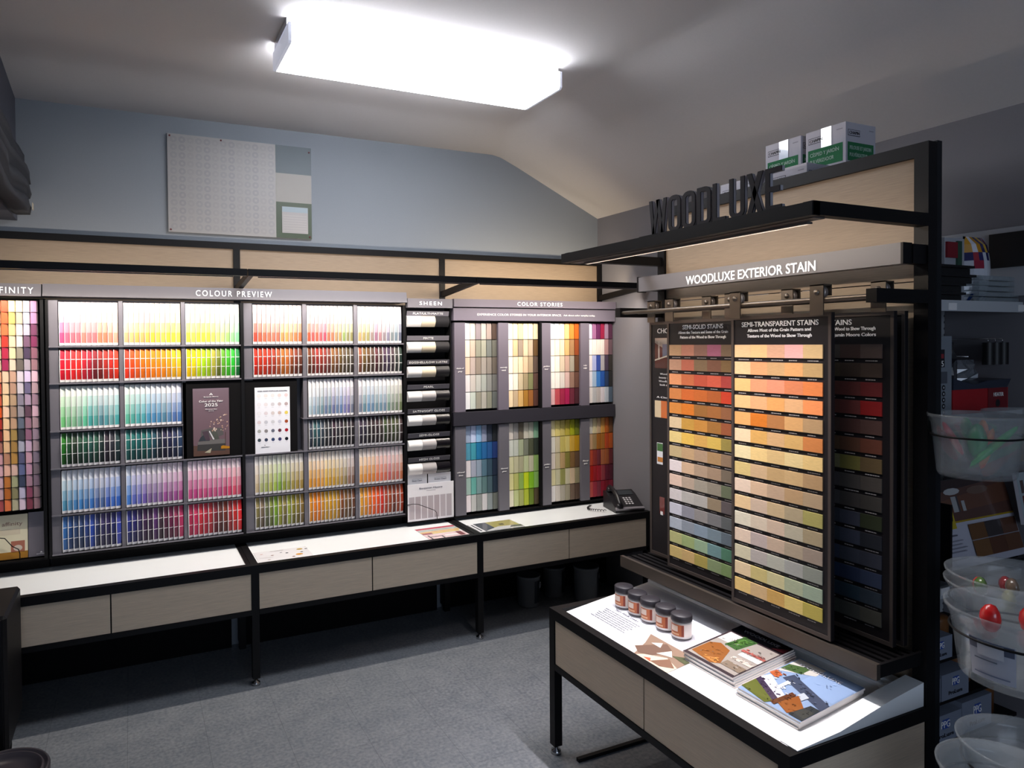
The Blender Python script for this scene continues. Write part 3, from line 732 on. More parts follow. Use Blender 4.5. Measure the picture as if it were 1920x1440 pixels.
card('sheen_card', 'large white card with seven mauve grey stripes below the SHEEN samples', 763, 849, 0, -.008, hh(905, 805), True, 'Benjamin Moore')
x_ = lambda px: bx(px, 960)
MB().tube([(x_(762), YS - .012, zc0 + .10), (x_(772), YS - .02, zc0 + .105), (x_(782), YS - .02, zc0 + .10), (x_(812), YS - .022, zc0 + .055), (x_(816), YS - .022, zc0 + .04), (x_(817), YS - .022, ZBN + .004), (x_(817), YS - .017, ZBN - .004)], .0018).build('wire_holder', BLACK, t)

# ------------------------------------------------------------------ COLOR STORIES rack
ZBS = pt(905, 962, 'y', YS).z
CX0, CX1 = bx(848, 700), 2.432
t = thing('stories_rack', 'grey COLOR STORIES chip rack with eight chip panels in the room corner', 'display rack', ((CX0 + CX1) / 2, -.1, .585))
MB().box(CX0, CX1, -.1, -.055, ZBS, ZTOP + .005).build('back_board', BLACK2, t)
MB().box(CX0, CX1, -.112, -.06, .583, ZBS - .008).build('base', BLACK2, t)
MB().box(CX0, CX1, YS - .016, -.06, ZBS - .008, ZBS).build('bottom_board', BLACK2, t)
ZC = lambda py, px=1000: pt(px, py, 'y', YS).z
hd = MB().box(CX0, CX1, YS - .035, -.1, ZC(578), ZC(564)).build('header_sign', mat('mauve_grey_panel', '6c6571', .5), t)
text('COLOR STORIES', .024, Fr((bx(1007, 570), YS - .036, (ZC(578) + ZC(564)) / 2), (1, 0, 0), (0, 0, 1)), GLOWL, hd, width=bx(1050, 571) - bx(964, 571) - .01, space=1.3)
hd = MB().box(CX0, CX1, YS - .025, -.1, ZC(602), ZC(580)).build('slogan_panel', mat('mauve_grey_panel'), t)
zz = (ZC(602) + ZC(580)) / 2
texts([('EXPERIENCE COLOR STORIES IN YOUR INTERIOR SPACE.', .013, bx(972, 590) - 0, 0, bx(1050, 590) - bx(893, 590)), ('Ask about color samples today.', .011, bx(1082, 591), 0, bx(1112, 590) - bx(1053, 590))], Fr((0, YS - .026, zz), (1, 0, 0), (0, 0, 1)), LETTER, hd)
XC = [(931 - 79 + 20, 933), (953, 1010), (1032, 1087), (1104, 1155)]
XN = [(851, 871), (933, 952), (1014, 1031), (1087, 1103)]
NAMES = [['shades of|grey', 'warmly|neutral', 'golden|hour', 'ruby|twilight'], ['cloud|blues', 'diamond|green', 'golden|harvest', 'fiery|spirit']]
ZT1, ZT0, ZL1, ZL0 = ZC(605, 905), ZC(767, 905), ZC(797, 905), ZC(958, 905)
CH = [['FFFFFF D8C8B8 908488 B8B0A8 A09088 483830/F8E0C8 C8B0A0 909080 A0A090 707470 606058/E0C8B0 B8A8A0 908478 A09890 888078 605850/E8E0E0 C8C0B8 B8B8B0 A8ACA4 888884 686864/F0F0F0 C8D0C4 989484 B0ACA0 888878 606460',
 'FFF8E0 F8E0B8 D8C898 FFF4D0 F8E4B8 C8B898/FFF4E0 D8B890 988878 D8C0A0 B8A48C 5C4428/FFF0DC F0DCC0 E0D0B0 D8B898 A89478 584840/FFF8F0 F0E8D8 C8B898 A09070 808058 584038/F8E0B8 C8B090 D8B070 A87830 986030 583830',
 'FFFFFF FFFFFF FFF4DC F8C080 D88838 B85810/FFF4D8 FCE4C8 F0D8B0 D0A870 A07850 88401C/FCF4E8 F4ECD8 D0C0A8 C0A090 A09888 5C3C28/F4F0E8 F4E8E0 D8D0C8 D0B0A8 907060 644438/E8B8B8 C05058 A02848 A81C50 6C2838 482028',
 'D8D0E0 A06890 682858 981C40 A08098 502840/F8F4F0 F8E8E0 E8E0D8 E8E0D8 B08888 685058/F0E8E8 B0B8E0 3850A0 B0ACB0 483C50 34302C/ECE8F0 A8C0D8 4080C8 2858A8 283C60 282828/F4ECE8 C0C0C0 C0B8B4 DCD4D8 B8C0C8 506070'],
 ['A8B8D0 C8D4F0 90BCE0 9098B0 384050 202428/58A0B8 48A0B0 2078A8 2868A0 285890 203870/F4ECEC B0B4C4 98A8B8 587888 385060 202C40/B0CCC0 70B8AC 80A0A0 608080 486068 203040/FCF0F0 C8C8C4 989C98 D8D4D4 909898 686C64',
 'DCD4C8 A09C98 706858 C4C0B0 B8B8A8 78A084/DCE0D4 C8CCC0 A8B090 7C8070 505440 303830/E0DCB0 C8C4A0 B0AC8C C0C89C C0BCA0 88A860/E8E0A0 C0C070 90B058 C8D820 80B820 80AC58/F4ECD0 C4CC90 A8AC68 B0BC30 688020 4C4028',
 'F0E4B0 E0D080 C8B868 B8A840 A0A418 687018/ECE8DC D4C8A8 CCBC68 D8C878 D0A840 B88C10/ECE0D4 D0C4A0 C0A070 88803C 806038 604834/E8E0B0 D0CCA8 989858 D0C8A8 D0B898 908868/F0ECE8 D8D0C4 B4AC9C A49C84 746050 584438',
 'E8E4D8 D8CCA0 C8AC88 D09848 B86020 684020/E0B88C A88C60 A86820 A86C28 B84820 B05018/D85838 983830 783038 B06840 A05830 682428/D02818 A82028 A82030 A04048 681C30 581C2C/D86058 A83848 883848 981830 801828 881C34']]
PN = ['first', 'second', 'third', 'fourth']
for g, (z0, z1) in enumerate(((ZT0, ZT1), (ZL0, ZL1))):
    for p in range(4):
        xa, xb = bx(XN[p][0], 700), bx(XN[p][1], 700)
        np_ = MB().box(xa, xb, YS - .012, -.1, z0 - .01, z1).build('name_panel', mat('mauve_grey_panel') if g == 0 else GREY, t)
        l1, l2 = NAMES[g][p].split('|'); wv = (xb - xa)
        texts([(l1, .009, 0, .009, wv * .7 if len(l1) > 4 else wv * .42), (l2, .009, 0, -.009, wv * .42)], Fr(((xa + xb) / 2, YS - .013, (z0 + z1) / 2 - .02), (1, 0, 0), (0, 0, 1)), LETTER, np_, shear=.3)
        xa, xb = bx(XC[p][0], 700), min(bx(XC[p][1], 700), 2.435)
        MB().box(xa, xb, YS + .024, -.1, z0, z1).build('chip_tray', BLACK2, t)
        p_, q_ = (xb - xa) / 6, (z1 - z0) / 5
        for j, row in enumerate(CH[g][p].split('/')):
            for i, c in enumerate(row.split()):
                # cards lean: columns step back to the right like a fanned page
                zt_ = z1 - q_ * j
                o = chip(xa + p_ * i, xa + p_ * (i + 1) + p_ * .12, zt_ - q_ + .003, zt_ - .001, c.lower(), 'story_chip', YS + .004)
                tag(o, '%s chip, %s column, %s row, %s %s panel, COLOR STORIES rack' % (cname(rgb(c.lower())), ORD[i], ORD[j], PN[p], ['upper', 'lower'][g]), 'colour chip', 'colour chips in the color stories rack')
MB().box(CX0, CX1, YS - .02, -.1, ZL1 + .006, ZT0 - .012).build('middle_band', mat('charcoal_panel', '2e2c34', .45), t)
MB().box(bx(1010, 700), bx(1014, 700), YS - .015, -.1, ZBS, ZC(603)).build('centre_post', BLACK2, t)

# ------------------------------------------------------------------ things on the back counter
ZC_ = ZT - .008
def sheet(name, label, cat, corners, shapes, th=.002, base='eceaec', lines=None, tname='sheet'):
    """corners: near-left, near-right, far-right; flat print in unit coordinates"""
    A, B, C_ = [Vector(c) for c in corners]; u = B - A; v = C_ - B; W, H = u.length, v.length
    F = Fr(A, u, v - u.normalized() * v.dot(u.normalized()))
    t2 = thing(name, label, cat, F(W / 2, H / 2, 0))
    mb = MB().box(0, W, 0, H, 0.0003, th, base, F)
    for i, (c, pts) in enumerate(shapes): mb.poly([(a * W, b_ * H) for a, b_ in pts], c, F, th + .0001 + .00012 * i)
    mb.build(tname, GLOSSP, t2)
    return t2, F, W, H
def R_(a0, a1, b0, b1): return [(a0, b0), (a1, b0), (a1, b1), (a0, b1)]
def D_(a, b_, r, ry=None, n=10): return [(a + r * math.cos(6.2832 * i / n), b_ + (ry or r) * math.sin(6.2832 * i / n)) for i in range(n)]
sheet('leaflet', 'white leaflet with small scattered colour dots at the left end of the middle counter', 'leaflet', [(.045, -.487, ZC_), (.315, -.487, ZC_), (.315, -.30, ZC_)],
      [('c8a8a0', D_(.12, .75, .03)), ('8a6a60', D_(.3, .55, .03)), ('707078', D_(.48, .7, .025)), ('504c50', D_(.58, .6, .03)), ('d89838', D_(.78, .35, .07)), ('c0a048', D_(.85, .8, .06)), ('606068', D_(.97, .78, .03)), ('b8b0a8', D_(.2, .2, .03)), ('a07868', D_(.65, .2, .03)), ('c8c4c4', R_(.3, .55, .88, .91)), ('707880', D_(.85, .52, .03)), ('d8d4d4', R_(.05, .3, .38, .4))])
t2, F, W, H = sheet('leaflet', 'leaflet with red, grey and yellow stripes at the right end of the middle counter', 'leaflet', [(.955, -.488, ZC_), (1.195, -.488, ZC_), (1.195, -.255, ZC_)],
      [('b84858', R_(0, 1, .86, 1)), ('a8b0a8', R_(0, 1, .7, .84)), ('d8b070', R_(0, 1, .56, .68)), ('a05860', R_(0, .25, .44, .56)), ('e0c060', R_(.25, .95, .46, .54)), ('e4c8c8', R_(.0, 1, .0, .42)), ('50484c', R_(.06, .1, .02, .36)), ('50484c', R_(.1, .4, .2, .24)), ('50484c', R_(.36, .4, .05, .22)), ('804848', R_(.8, .93, .08, .4)), ('f4f0f0', R_(.46, .78, .16, .26))])
t2, F, W, H = sheet('magazine', 'magazine with olive cover photo and navy stripe on the right counter', 'magazine', [(1.262, -.487, ZC_), (1.55, -.487, ZC_), (1.55, -.315, ZC_)],
      [('e8e8ea', R_(0, .12, 0, 1)), ('3a3e4c', R_(.04, .08, .1, .9)), ('3c404c', R_(.12, .4, 0, 1)), ('a8a060', R_(.4, .98, .3, 1)), ('6c6840', R_(.6, .7, .5, .66)), ('d0d0d0', [(.12, 0), (1, 0), (1, .3), (.5, .36), (.2, .1)]), ('4c5058', [(.7, .12), (1, .08), (1, .3), (.8, .34)])], .008, 'dedede', tname='cover')
# telephone
t = thing('telephone', 'black desk telephone with handset and coiled cord on the right end of the counter', 'telephone', (2.30, -.34, ZC_))
bm_ = mat('black_phone_plastic', '1b191d', .35); ang = math.radians(-14)
ux = Vector((math.cos(ang), math.sin(ang), 0)); vy = Vector((-math.sin(ang), math.cos(ang), 0))
F = Fr((2.225, -.455, ZC_ + .0005), ux, vy)
side = [(0, 0), (.19, 0), (.19, .105), (.16, .112), (.0, .028)]
MB().prism(side, 0, .19, F=Fr(F(0, 0, 0), vy, (0, 0, 1))).build('body', bm_, t)
sl = math.atan2(.084, .16); up = (vy * math.cos(sl) + Vector((0, 0, 1)) * math.sin(sl))
G = Fr(F(0, 0, .028) + Vector((0, 0, .0006)), ux, up)
mb = MB()
for r in range(4):
    for c in range(3): mb.box(.085 + c * .02, .097 + c * .02, .035 + r * .018, .046 + r * .018, 0, .003, 'b8b4b8', G)
mb.build('keypad', PRINT, t)
MB().box(.075, .17, .125, .168, 0, .003, None, G).build('display_screen', mat('phone_screen', '303438', .15), t)
MB().box(.0, .19, -.012, .006, -.006, .006, None, G).build('trim_strip', mat('silver_plastic', '8a868c', .3, .4), t)
path = [G(.03, .0 + .19 * i / 10, .020 + .022 * math.sin(math.pi * i / 10)) for i in range(11)]
mb = MB().tube(path, .014, 10).lathe([(0, 0), (.022, 0), (.024, .01), (.02, .024), (0, .026)], G(.03, .012, .002), 16, axis=G.n).lathe([(0, 0), (.022, 0), (.024, .01), (.02, .024), (0, .026)], G(.03, .175, .002), 16, axis=G.n)
mb.build('handset', bm_, t)
cp = [pt(1100 + 0, 948, 'z', ZC_ + .006)]
base_ = F(-.005, .05, .006)
pts_ = []
for i in range(60):
    a = i / 59; ctr = Vector((2.19 - .07 * math.sin(math.pi * a) - .0 + .005 * a, -.40 + .16 * a, ZC_ + .011)); pts_.append(ctr + Vector((math.cos(i * 1.6) * .006, 0, math.sin(i * 1.6) * .006)))
MB().tube(pts_, .0022, 6).build('cord', bm_, t)

# ------------------------------------------------------------------ cans under the counter, dark cabinet, pail
def paint_pail(label, x, y, r, h, rot=0.0, group=None):
    t = thing('paint_pail', label, 'paint can', (x, y, 0), 'paint pails under the right counter')
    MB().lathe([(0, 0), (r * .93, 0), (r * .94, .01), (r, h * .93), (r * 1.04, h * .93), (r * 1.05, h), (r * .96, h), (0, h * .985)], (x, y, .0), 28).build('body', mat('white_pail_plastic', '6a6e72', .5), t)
    mb = MB(); P = []; n = 12
    for z in (h * .14, h * .86):
        for i in range(n + 1):
            a = rot + math.radians(-95 + 140 * i / n); rr = r * (.945 + .055 * z / h) + .0015; P.append((x + rr * math.cos(a), y + rr * math.sin(a), z))
    mb.add(P, [(i, i + 1, n + 2 + i, n + 1 + i) for i in range(n)], '1c2430', True); mb.build('label_wrap', PRINT, t, 'dark blue wraparound label')
    mb = MB(); a = rot - .95; rr = r * 1.0 + .004
    F = Fr((x + rr * math.cos(a), y + rr * math.sin(a), h * .7), (-math.sin(a), math.cos(a), 0), (0, 0, 1))
    mb.disc(0, 0, .02, 'b8bcc0', F, 0, 18).disc(.002, 0, .011, '1c2430', F, .0004, 14).disc(.004, -.002, .006, 'b8bcc0', F, .0008, 12); mb.build('emblem', PRINT, t)
    return t
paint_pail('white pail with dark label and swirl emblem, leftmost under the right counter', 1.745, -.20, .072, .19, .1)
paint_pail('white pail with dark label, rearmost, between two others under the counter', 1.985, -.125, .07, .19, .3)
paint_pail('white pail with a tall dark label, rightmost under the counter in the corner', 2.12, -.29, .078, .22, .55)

t = thing('cabinet', 'black cabinet cut off by the left picture edge before the counter', 'cabinet', (-1.14, -.80, 0))
MB().box(-1.33, -.94, -.98, -.62, .17, .665, F=WORLD, bev=.012).build('body', mat('black_cabinet_panel', '0c0b0e', .5, spec=.25), t)
MB().box(-1.32, -.955, -.992, -.98, .19, .655).build('door', mat('black_cabinet_panel'), t)
for x in (-1.28, -.99):
    for y in (-.94, -.67):
        MB().cyl((x - .012, y, .03), (x + .012, y, .03), .03).cyl((x, y, .05), (x, y, .172), .008).build('caster', BLACK2, t)
c = ptd(0, 1448, 2.16)
t = thing('pail', 'dark round pail with ridged lid in the lower left corner', 'pail', (c.x, c.y, 0)); zt = c.z; r = .138
MB().lathe([(0, 0), (r * .86, 0), (r * .93, zt - .03), (0, zt - .03)], (c.x, c.y, 0), 40).build('body', mat('charcoal_pail', '2c2a2e', .45), t)
MB().lathe([(r * .95, zt - .05), (r * 1.0, zt - .04), (r, zt - .006), (r * .975, zt), (r * .93, zt - .001), (r * .90, zt - .012), (r * .87, zt - .012), (r * .855, zt - .002), (r * .82, zt - .002), (r * .79, zt - .014), (r * .4, zt - .014), (0, zt - .014)], (c.x, c.y, 0), 48).build('lid', mat('charcoal_lid', '3c383e', .3), t)

# ------------------------------------------------------------------ the stain stand
YF, YN, XT, XU = -1.583, -2.690, 1.0, 1.56      # far end, near end, table front, upright face
t = thing('stain_stand', 'black framed stain display stand with canopy, lit sign and white lit counter', 'display stand', (1.3, -2.14, 0))
p = .04
for ya, yb in ((YF - p, YF), (YN, YN + p)):
    MB().box(XU, XU + p, ya, yb, 0, ZR + .01, F=WORLD).build('upright', BLACK, t)
MB().box(XU + p, XU + p + .022, YN, YN + .02, 0, ZR + .015).build('upright', mat('slate_powder_coat', '14161a', .5, spec=.25), t)
MB().box(XU, XU + p, YN + p, YF - p, ZR - .03, ZR + .01).build('top_rail', BLACK, t)
MB().box(XU + .012, XU + .03, YN + p, YF - p, 1.815, ZR - .03).build('upper_panel', WOOD, t)
MB().box(XU + .014, XU + .03, YN + p, YF - p, .40, 1.812).build('back_panel', mat('shaded_oak_laminate', '9c8c78', .55, noise=((3, 3, 90), .13)), t)
# canopy
cx = 1.08
MB().box(cx, cx + .03, YN, YF + .02, 1.966, 2.002).box(cx + .03, cx + .12, YN + .02, YF, 1.995, 2.002).build('canopy_shelf', BLACK, t)
MB().box(cx + .03, cx + .075, YN + .02, YF, 1.964, 1.968).build('canopy_lip', mat('warm_grey_metal', '4c4644', .5), t)
for ya in (YN, YF - p + .01):
    MB().box(cx + .005, XU, ya, ya + .03, 1.968, 2.004).build('canopy_arm', BLACK, t)
MB().box(1.14, 1.16, YN + .06, YF - .05, 1.957, 1.963).build('led_strip', LEDM, t)
# sign
sg = MB().box(1.46, 1.50, YN + .015, YF + .005, 1.858, 1.918).build('sign_board', mat('grey_sign_face', '6a686c', .45), t)
MB().box(1.46, 1.5, YN + .008, YN + .015, 1.858, 1.918).build('sign_cap', BLACK, t)
MB().box(1.458, 1.502, YF + .005, YF + .012, 1.855, 1.921).build('sign_cap', BLACK, t)
MB().box(1.5, XU, YN + .005, YN + .035, 1.86, 1.915).build('sign_bracket', BLACK, t)
MB().box(1.5, XU, YF - .035, YF - .005, 1.86, 1.915).build('sign_bracket', BLACK, t)
text('WOODLUXE EXTERIOR STAIN', .033, FW(1.459, (-1.856 - 2.413) / 2, 1.882), GLOWL, sg, width=.557, bold=.0004)
# rods
for i, (xr, zr) in enumerate(((1.35, 1.765), (1.43, 1.768), (1.505, 1.77))):
    MB().cyl((xr, YN + .03, zr), (xr, YF - .01, zr), .008, 12).build('hanging_rod', METAL, t)
for ya in (YN, YF - .03):
    MB().box(1.335, XU, ya, ya + .03, 1.748, 1.786).build('rod_bracket', BLACK, t)
# grooved tray
mb = MB().box(1.355, 1.37, YN + .01, YF, .700, .745).build('tray_front', METAL, t)
mb = MB().box(1.37, XU, YN + .01, YF, .705, .722).box(1.37, XU, YN + .01, YN + .02, .722, .742)
for i in range(6): mb.box(1.385 + i * .029, 1.400 + i * .029, YN + .02, YF, .722, .738)
mb.build('grooved_tray', BLACK, t)
# table
h = .0175
MB().box(XT, XT + .035, YN, YF, ZT - .04, ZT).box(XT + .035, XU, YN, YN + .035, ZT - .04, ZT).box(XT + .035, XU, YF - .035, YF, ZT - .04, ZT).build('counter_frame', BLACK, t)
MB().box(XT, XT + .03, YN + .036, YF - .036, .345, .368).box(XT + .036, XU, YN, YN + .03, .345, .368).box(XT + .036, XU, YF - .03, YF, .345, .368).box(XT + .03, XU, YN + .036, YF - .036, .345, .352).build('lower_rail', BLACK, t)
for ya in (YN, YF - .035):
    l = MB().box(XT, XT + .035, ya, ya + .035, .035, ZT - .04).build('leg', BLACK, t)
    MB().lathe([(0, .036), (.008, .036), (.008, .02), (.02, .014), (.021, 0), (0, 0)], (XT + .0175, ya + .0175, 0), 16).build('foot', CHROME, l, 'round metal levelling foot')
ym = (YN + YF) / 2
for ya, yb in ((YN + .037, ym - .003), (ym + .003, YF - .037)):
    MB().box(XT + .004, XT + .022, ya, yb, .370, .543).build('drawer_front', DRAWER, t)
MB().box(XT + .008, XT + .024, ym - .003, ym + .003, .368, .545).build('divider', BLACK2, t)
for ya in (YN + .004, YF - .022):
    MB().box(XT + .037, XU - .002, ya, ya + .018, .370, .543).build('side_panel', DRAWER, t)
MB().box(XT + .06, XU, -1.695, -1.678, .0005, .014).build('floor_bar', BLACK, t)
# white sloped riser with a recessed magazine bin
SL = math.atan(.135); k_ = lambda x: .568 + .135 * (x - 1.036)
def wedge(mb, xa, xb, ya, yb, dz=0, base=.553):
    P = [(xa, ya, base), (xb, ya, base), (xb, yb, base), (xa, yb, base), (xa, ya, k_(xa) + dz), (xb, ya, k_(xb) + dz), (xb, yb, k_(xb) + dz), (xa, yb, k_(xa) + dz)]
    mb.add(P, [(3, 2, 1, 0), (4, 5, 6, 7), (0, 1, 5, 4), (1, 2, 6, 5), (2, 3, 7, 6), (3, 0, 4, 7)])
mb = MB(); wedge(mb, 1.036, XU - .003, YN + .037, YF - .037)
mb.prism([(1.036, .586), (XU - .003, .586), (XU - .003, .655), (1.42, .637), (1.2, .598), (1.036, .588)], -(YN + .058), -(YN + .006), None, Fr((0, 0, 0), (1, 0, 0), (0, 0, 1)))
wedge(mb, 1.47, 1.478, YN + .062, YF - .037, .012); wedge(mb, 1.505, 1.511, YN + .062, YF - .037, .010)
mb.build('riser', WHITE, t)
G = Fr((1.036, -2.2, k_(1.036)), (0, -1, 0), (math.cos(SL), 0, math.sin(SL)))        # printed insert on the riser: a towards the camera, b up the slope
def gy(y): return -2.2 - y
def gb(x): return (x - 1.036) / math.cos(SL)
mb = MB().rect(gy(-1.64), gy(-2.19), 0, .42, 'dcdde4', G, .0008)
mb.rect(gy(-1.965), gy(-2.19), .012, .15, '8a7260', G, .0012)
def ph(pts, c, d): mb.poly([(gy(-1.965) + a * .225, .012 + b_ * .138) for a, b_ in pts], c, G, .0012 + d * .0003)
ph([(0, 0), (.3, 0), (.15, .6), (0, 1)], 'cfc3bd', 1); ph([(.3, 0), (1, 0), (1, .35), (.7, .5), (.4, .2)], 'c9baa8', 1)
ph([(.12, .3), (.4, .95), (.62, .8), (.5, .3), (.3, .15)], '6b5244', 2); ph([(.22, .7), (.34, .9), (.42, .7)], 'e8e0dc', 3)
ph([(.5, .45), (.6, .8), (.74, .6)], 'e0d4c4', 3); ph([(.6, .1), (.75, .5), (.98, .3), (.8, .1)], '7c5a46', 3); ph([(.7, .65), (1, 1), (1, .6)], '4c5034', 3); ph([(.45, .1), (.55, .2), (.62, .08)], 'b05838', 3)
mb.disc(gy(-2.1), .27, .036, 'd2d3dc', G, .0012, 26).disc(gy(-2.1), .27, .034, 'dcdde4', G, .0015, 26)
mb.build('printed_insert', PRINT, t, 'white printed sheet with a woodworking photo')
texts([('TEST YOUR STAIN', .0085, gy(-1.80), .175, .13)] + [('Apply the stain sample to your actual deck wood to see', .0045, gy(-1.80), .155 - .012 * i, .20 - .012 * (i % 3)) for i in range(7)], G, mat('grey_ink', '70707c', .6), t, name='insert_lettering', c=.0012)

# standing letters
t = thing('letter_sign', 'dark standing WOODLUXE letters on top of the stain stand canopy', 'sign', (1.12, -2.3, 2.002))
xw = -2.05; LW = .0585
SH = {}
st = .0135; LH = .118; lw = .052
def bars(kind):
    s_, w_, h_ = st, lw, LH
    B = lambda a0, a1, b0, b1: [(a0, b0), (a1, b0), (a1, b1), (a0, b1)]
    def ring(r0, cut_left=False):
        o = []; n = 8; c = r0
        def arc(cx_, cy_, rx, a0, a1): return [(cx_ + rx * math.cos(a0 + (a1 - a0) * i / 5), cy_ + rx * math.sin(a0 + (a1 - a0) * i / 5)) for i in range(6)]
        out = arc(w_ - c, h_ - c, c, 0, math.pi / 2) + (arc(c, h_ - c, c, math.pi / 2, math.pi) if not cut_left else [(0, h_)] * 6) + (arc(c, c, c, math.pi, 1.5 * math.pi) if not cut_left else [(0, 0)] * 6) + arc(w_ - c, c, c, 1.5 * math.pi, 2 * math.pi)
        k = c - s_
        inn = arc(w_ - c, h_ - c, k, 0, math.pi / 2) + (arc(c, h_ - c, k, math.pi / 2, math.pi) if not cut_left else [(s_, h_ - s_)] * 6) + (arc(c, c, k, math.pi, 1.5 * math.pi) if not cut_left else [(s_, s_)] * 6) + arc(w_ - c, c, k, 1.5 * math.pi, 2 * math.pi)
        return [[out[i], out[(i + 1) % 24], inn[(i + 1) % 24], inn[i]] for i in range(24)]
    if kind == 'O': return ring(.022)
    if kind == 'D': return ring(.022, True)
    if kind == 'L': return [B(0, s_, 0, h_), B(s_, w_ * .9, 0, s_)]
    if kind == 'E': return [B(0, s_, 0, h_), B(s_, w_ * .95, 0, s_), B(s_, w_ * .85, h_ / 2 - s_ / 2, h_ / 2 + s_ / 2), B(s_, w_ * .95, h_ - s_, h_)]
    if kind == 'U':
        q_ = ring(.022); low = [f for f in q_ if all(pp[1] <= .0221 for pp in f)]
        return low + [B(0, s_, .022, h_), B(w_ - s_, w_, .022, h_)]
    if kind == 'X': return [[(0, 0), (s_ * 1.15, 0), (w_, h_), (w_ - s_ * 1.15, h_)], [(w_ - s_ * 1.15, 0), (w_, 0), (s_ * 1.15, h_), (0, h_)]]
    if kind == 'W':
        W2 = w_ * 1.5; a = W2 / 4; s2 = s_ * .95
        return [[(0, h_), (a - s2 / 2, 0), (a + s2 / 2, 0), (s2, h_)], [(a - s2 / 2, 0), (a + s2 / 2, 0), (2 * a + s2 / 2, h_), (2 * a - s2 / 2, h_)], [(2 * a - s2 / 2, h_), (2 * a + s2 / 2, h_), (3 * a + s2 / 2, 0), (3 * a - s2 / 2, 0)], [(3 * a - s2 / 2, 0), (3 * a + s2 / 2, 0), (4 * a, h_), (4 * a - s2, h_)]]
a = 0
dk = mat('dark_brown_metal', '231d20', .5)
adv = {'W': lw * 1.5}
tot = sum(adv.get(c, lw) for c in 'WOODLUXE') + 7 * .0075; kx = (2.575 - 2.045) / tot
F0 = Fr((1.112, -2.045, 2.006), (0, -1, 0), (0, 0, 1))
for chh in 'WOODLUXE':
    mb = MB()
    for pts_ in bars(chh):
        mb.prism([((a + x) * kx, z) for x, z in pts_], -.014, -.004, 'a09ea4', F0); mb.prism([((a + x) * kx, z) for x, z in pts_], -.004, 0, '231d20', F0)
    mb.build('letter', vmat('letter_finish', .8), t); a += adv.get(chh, lw) + .0075
MB().box(1.09, 1.15, -2.60, -2.02, 2.0025, 2.006).build('base_plate', BLACK, t)

# ------------------------------------------------------------------ sliding stain panels
SWX = {'transparent': 'E0B888 F0B880 D0A080 E0A8A0 C8A878/E0B888 E89868 C09868 D09860 B09060/E8B070 D89068 E88868 C87850 D07840/E0B078 D8A070 D89858 D0A070 E08850/D8A060 C87020 A87040 C89860 A88860/E8C8A0 D0A058 C8A070 C8A060 C07840/E0D0A0 E0C080 D0B078 D8C088 D8B878/D0B878 C8A880 B89868 C0A070 A88860/E0C8B0 D0B090 B89C80 B09068 A89070/E0C090 C8B098 C0A880 A89878 A09858/D8D0B8 D0C0A8 C8B098 B0A890 A09070/E0C8B0 B8A8A0 C0A890 A89880 988878/D0C8A8 B0A8A0 B0B0A0 A0A098 888C80/E0C8A0 C8B878 C8C090 A8B090 98A890/E0C078 D0B080 C8A058 D8C070 B8A850',
 'solid': 'C8A078 C88870 987060 B06880 887058/B88C70 B86850 80684C 7C5440 806440/D89060 C06840 B85038 C85840 A84038/C07840 C06028 B86028 A85828 C03C20/C88038 C87020 90602C 986030 885838/D0B890 B88C3C B88038 986830 905030/D8C07C D8B050 C89C50 C8A850 908040/B8A478 B89870 A88C70 A08058 887058/DCD0CC C8A888 A89078 988068 706454/D8BCA8 B09C88 989080 888070 606850/CCC4C0 B0ACA4 A8A49C 887860 585050/C0C0C8 888890 888480 707070 585C5C/A8B0B8 889098 80909C 708088 5C6870/B0B078 98A870 90A888 688888 4C7860/C8B070 C8A870 A89850 809068 78905C',
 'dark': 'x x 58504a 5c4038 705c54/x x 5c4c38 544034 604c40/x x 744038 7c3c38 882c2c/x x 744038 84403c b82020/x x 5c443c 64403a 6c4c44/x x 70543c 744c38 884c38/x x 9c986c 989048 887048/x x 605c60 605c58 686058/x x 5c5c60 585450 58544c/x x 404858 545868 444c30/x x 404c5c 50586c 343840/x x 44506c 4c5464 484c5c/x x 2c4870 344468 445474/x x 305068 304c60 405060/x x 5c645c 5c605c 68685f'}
SWX = {k: [r.split() for r in v.split('/')] for k, v in SWX.items()}
BRD = mat('black_printed_board', '231f22', .4)
def hanger(parent, x, y, zrod):
    h_ = MB().box(x - .022, x - .018, y - .022, y + .022, zrod - .045, zrod + .045).box(x - .022, x + .016, y - .022, y + .022, zrod + .041, zrod + .045).box(x + .012, x + .016, y - .022, y + .022, zrod + .012, zrod + .045).build('hanger', METAL, parent)
    MB().lathe([(0, -.007), (.016, -.007), (.021, -.006), (.018, 0), (.021, .006), (.016, .007), (0, .007)], (x - .004, y, zrod + .022), 20, axis=(1, 0, 0)).build('wheel', mat('pale_wheel', 'a8a09c', .35, .6), h_, 'pale grooved wheel')
    MB().lathe([(0, -.006), (.007, -.005), (.009, 0)], (x - .022, y, zrod + .022), 12, axis=(1, 0, 0)).build('bolt', METAL, h_)
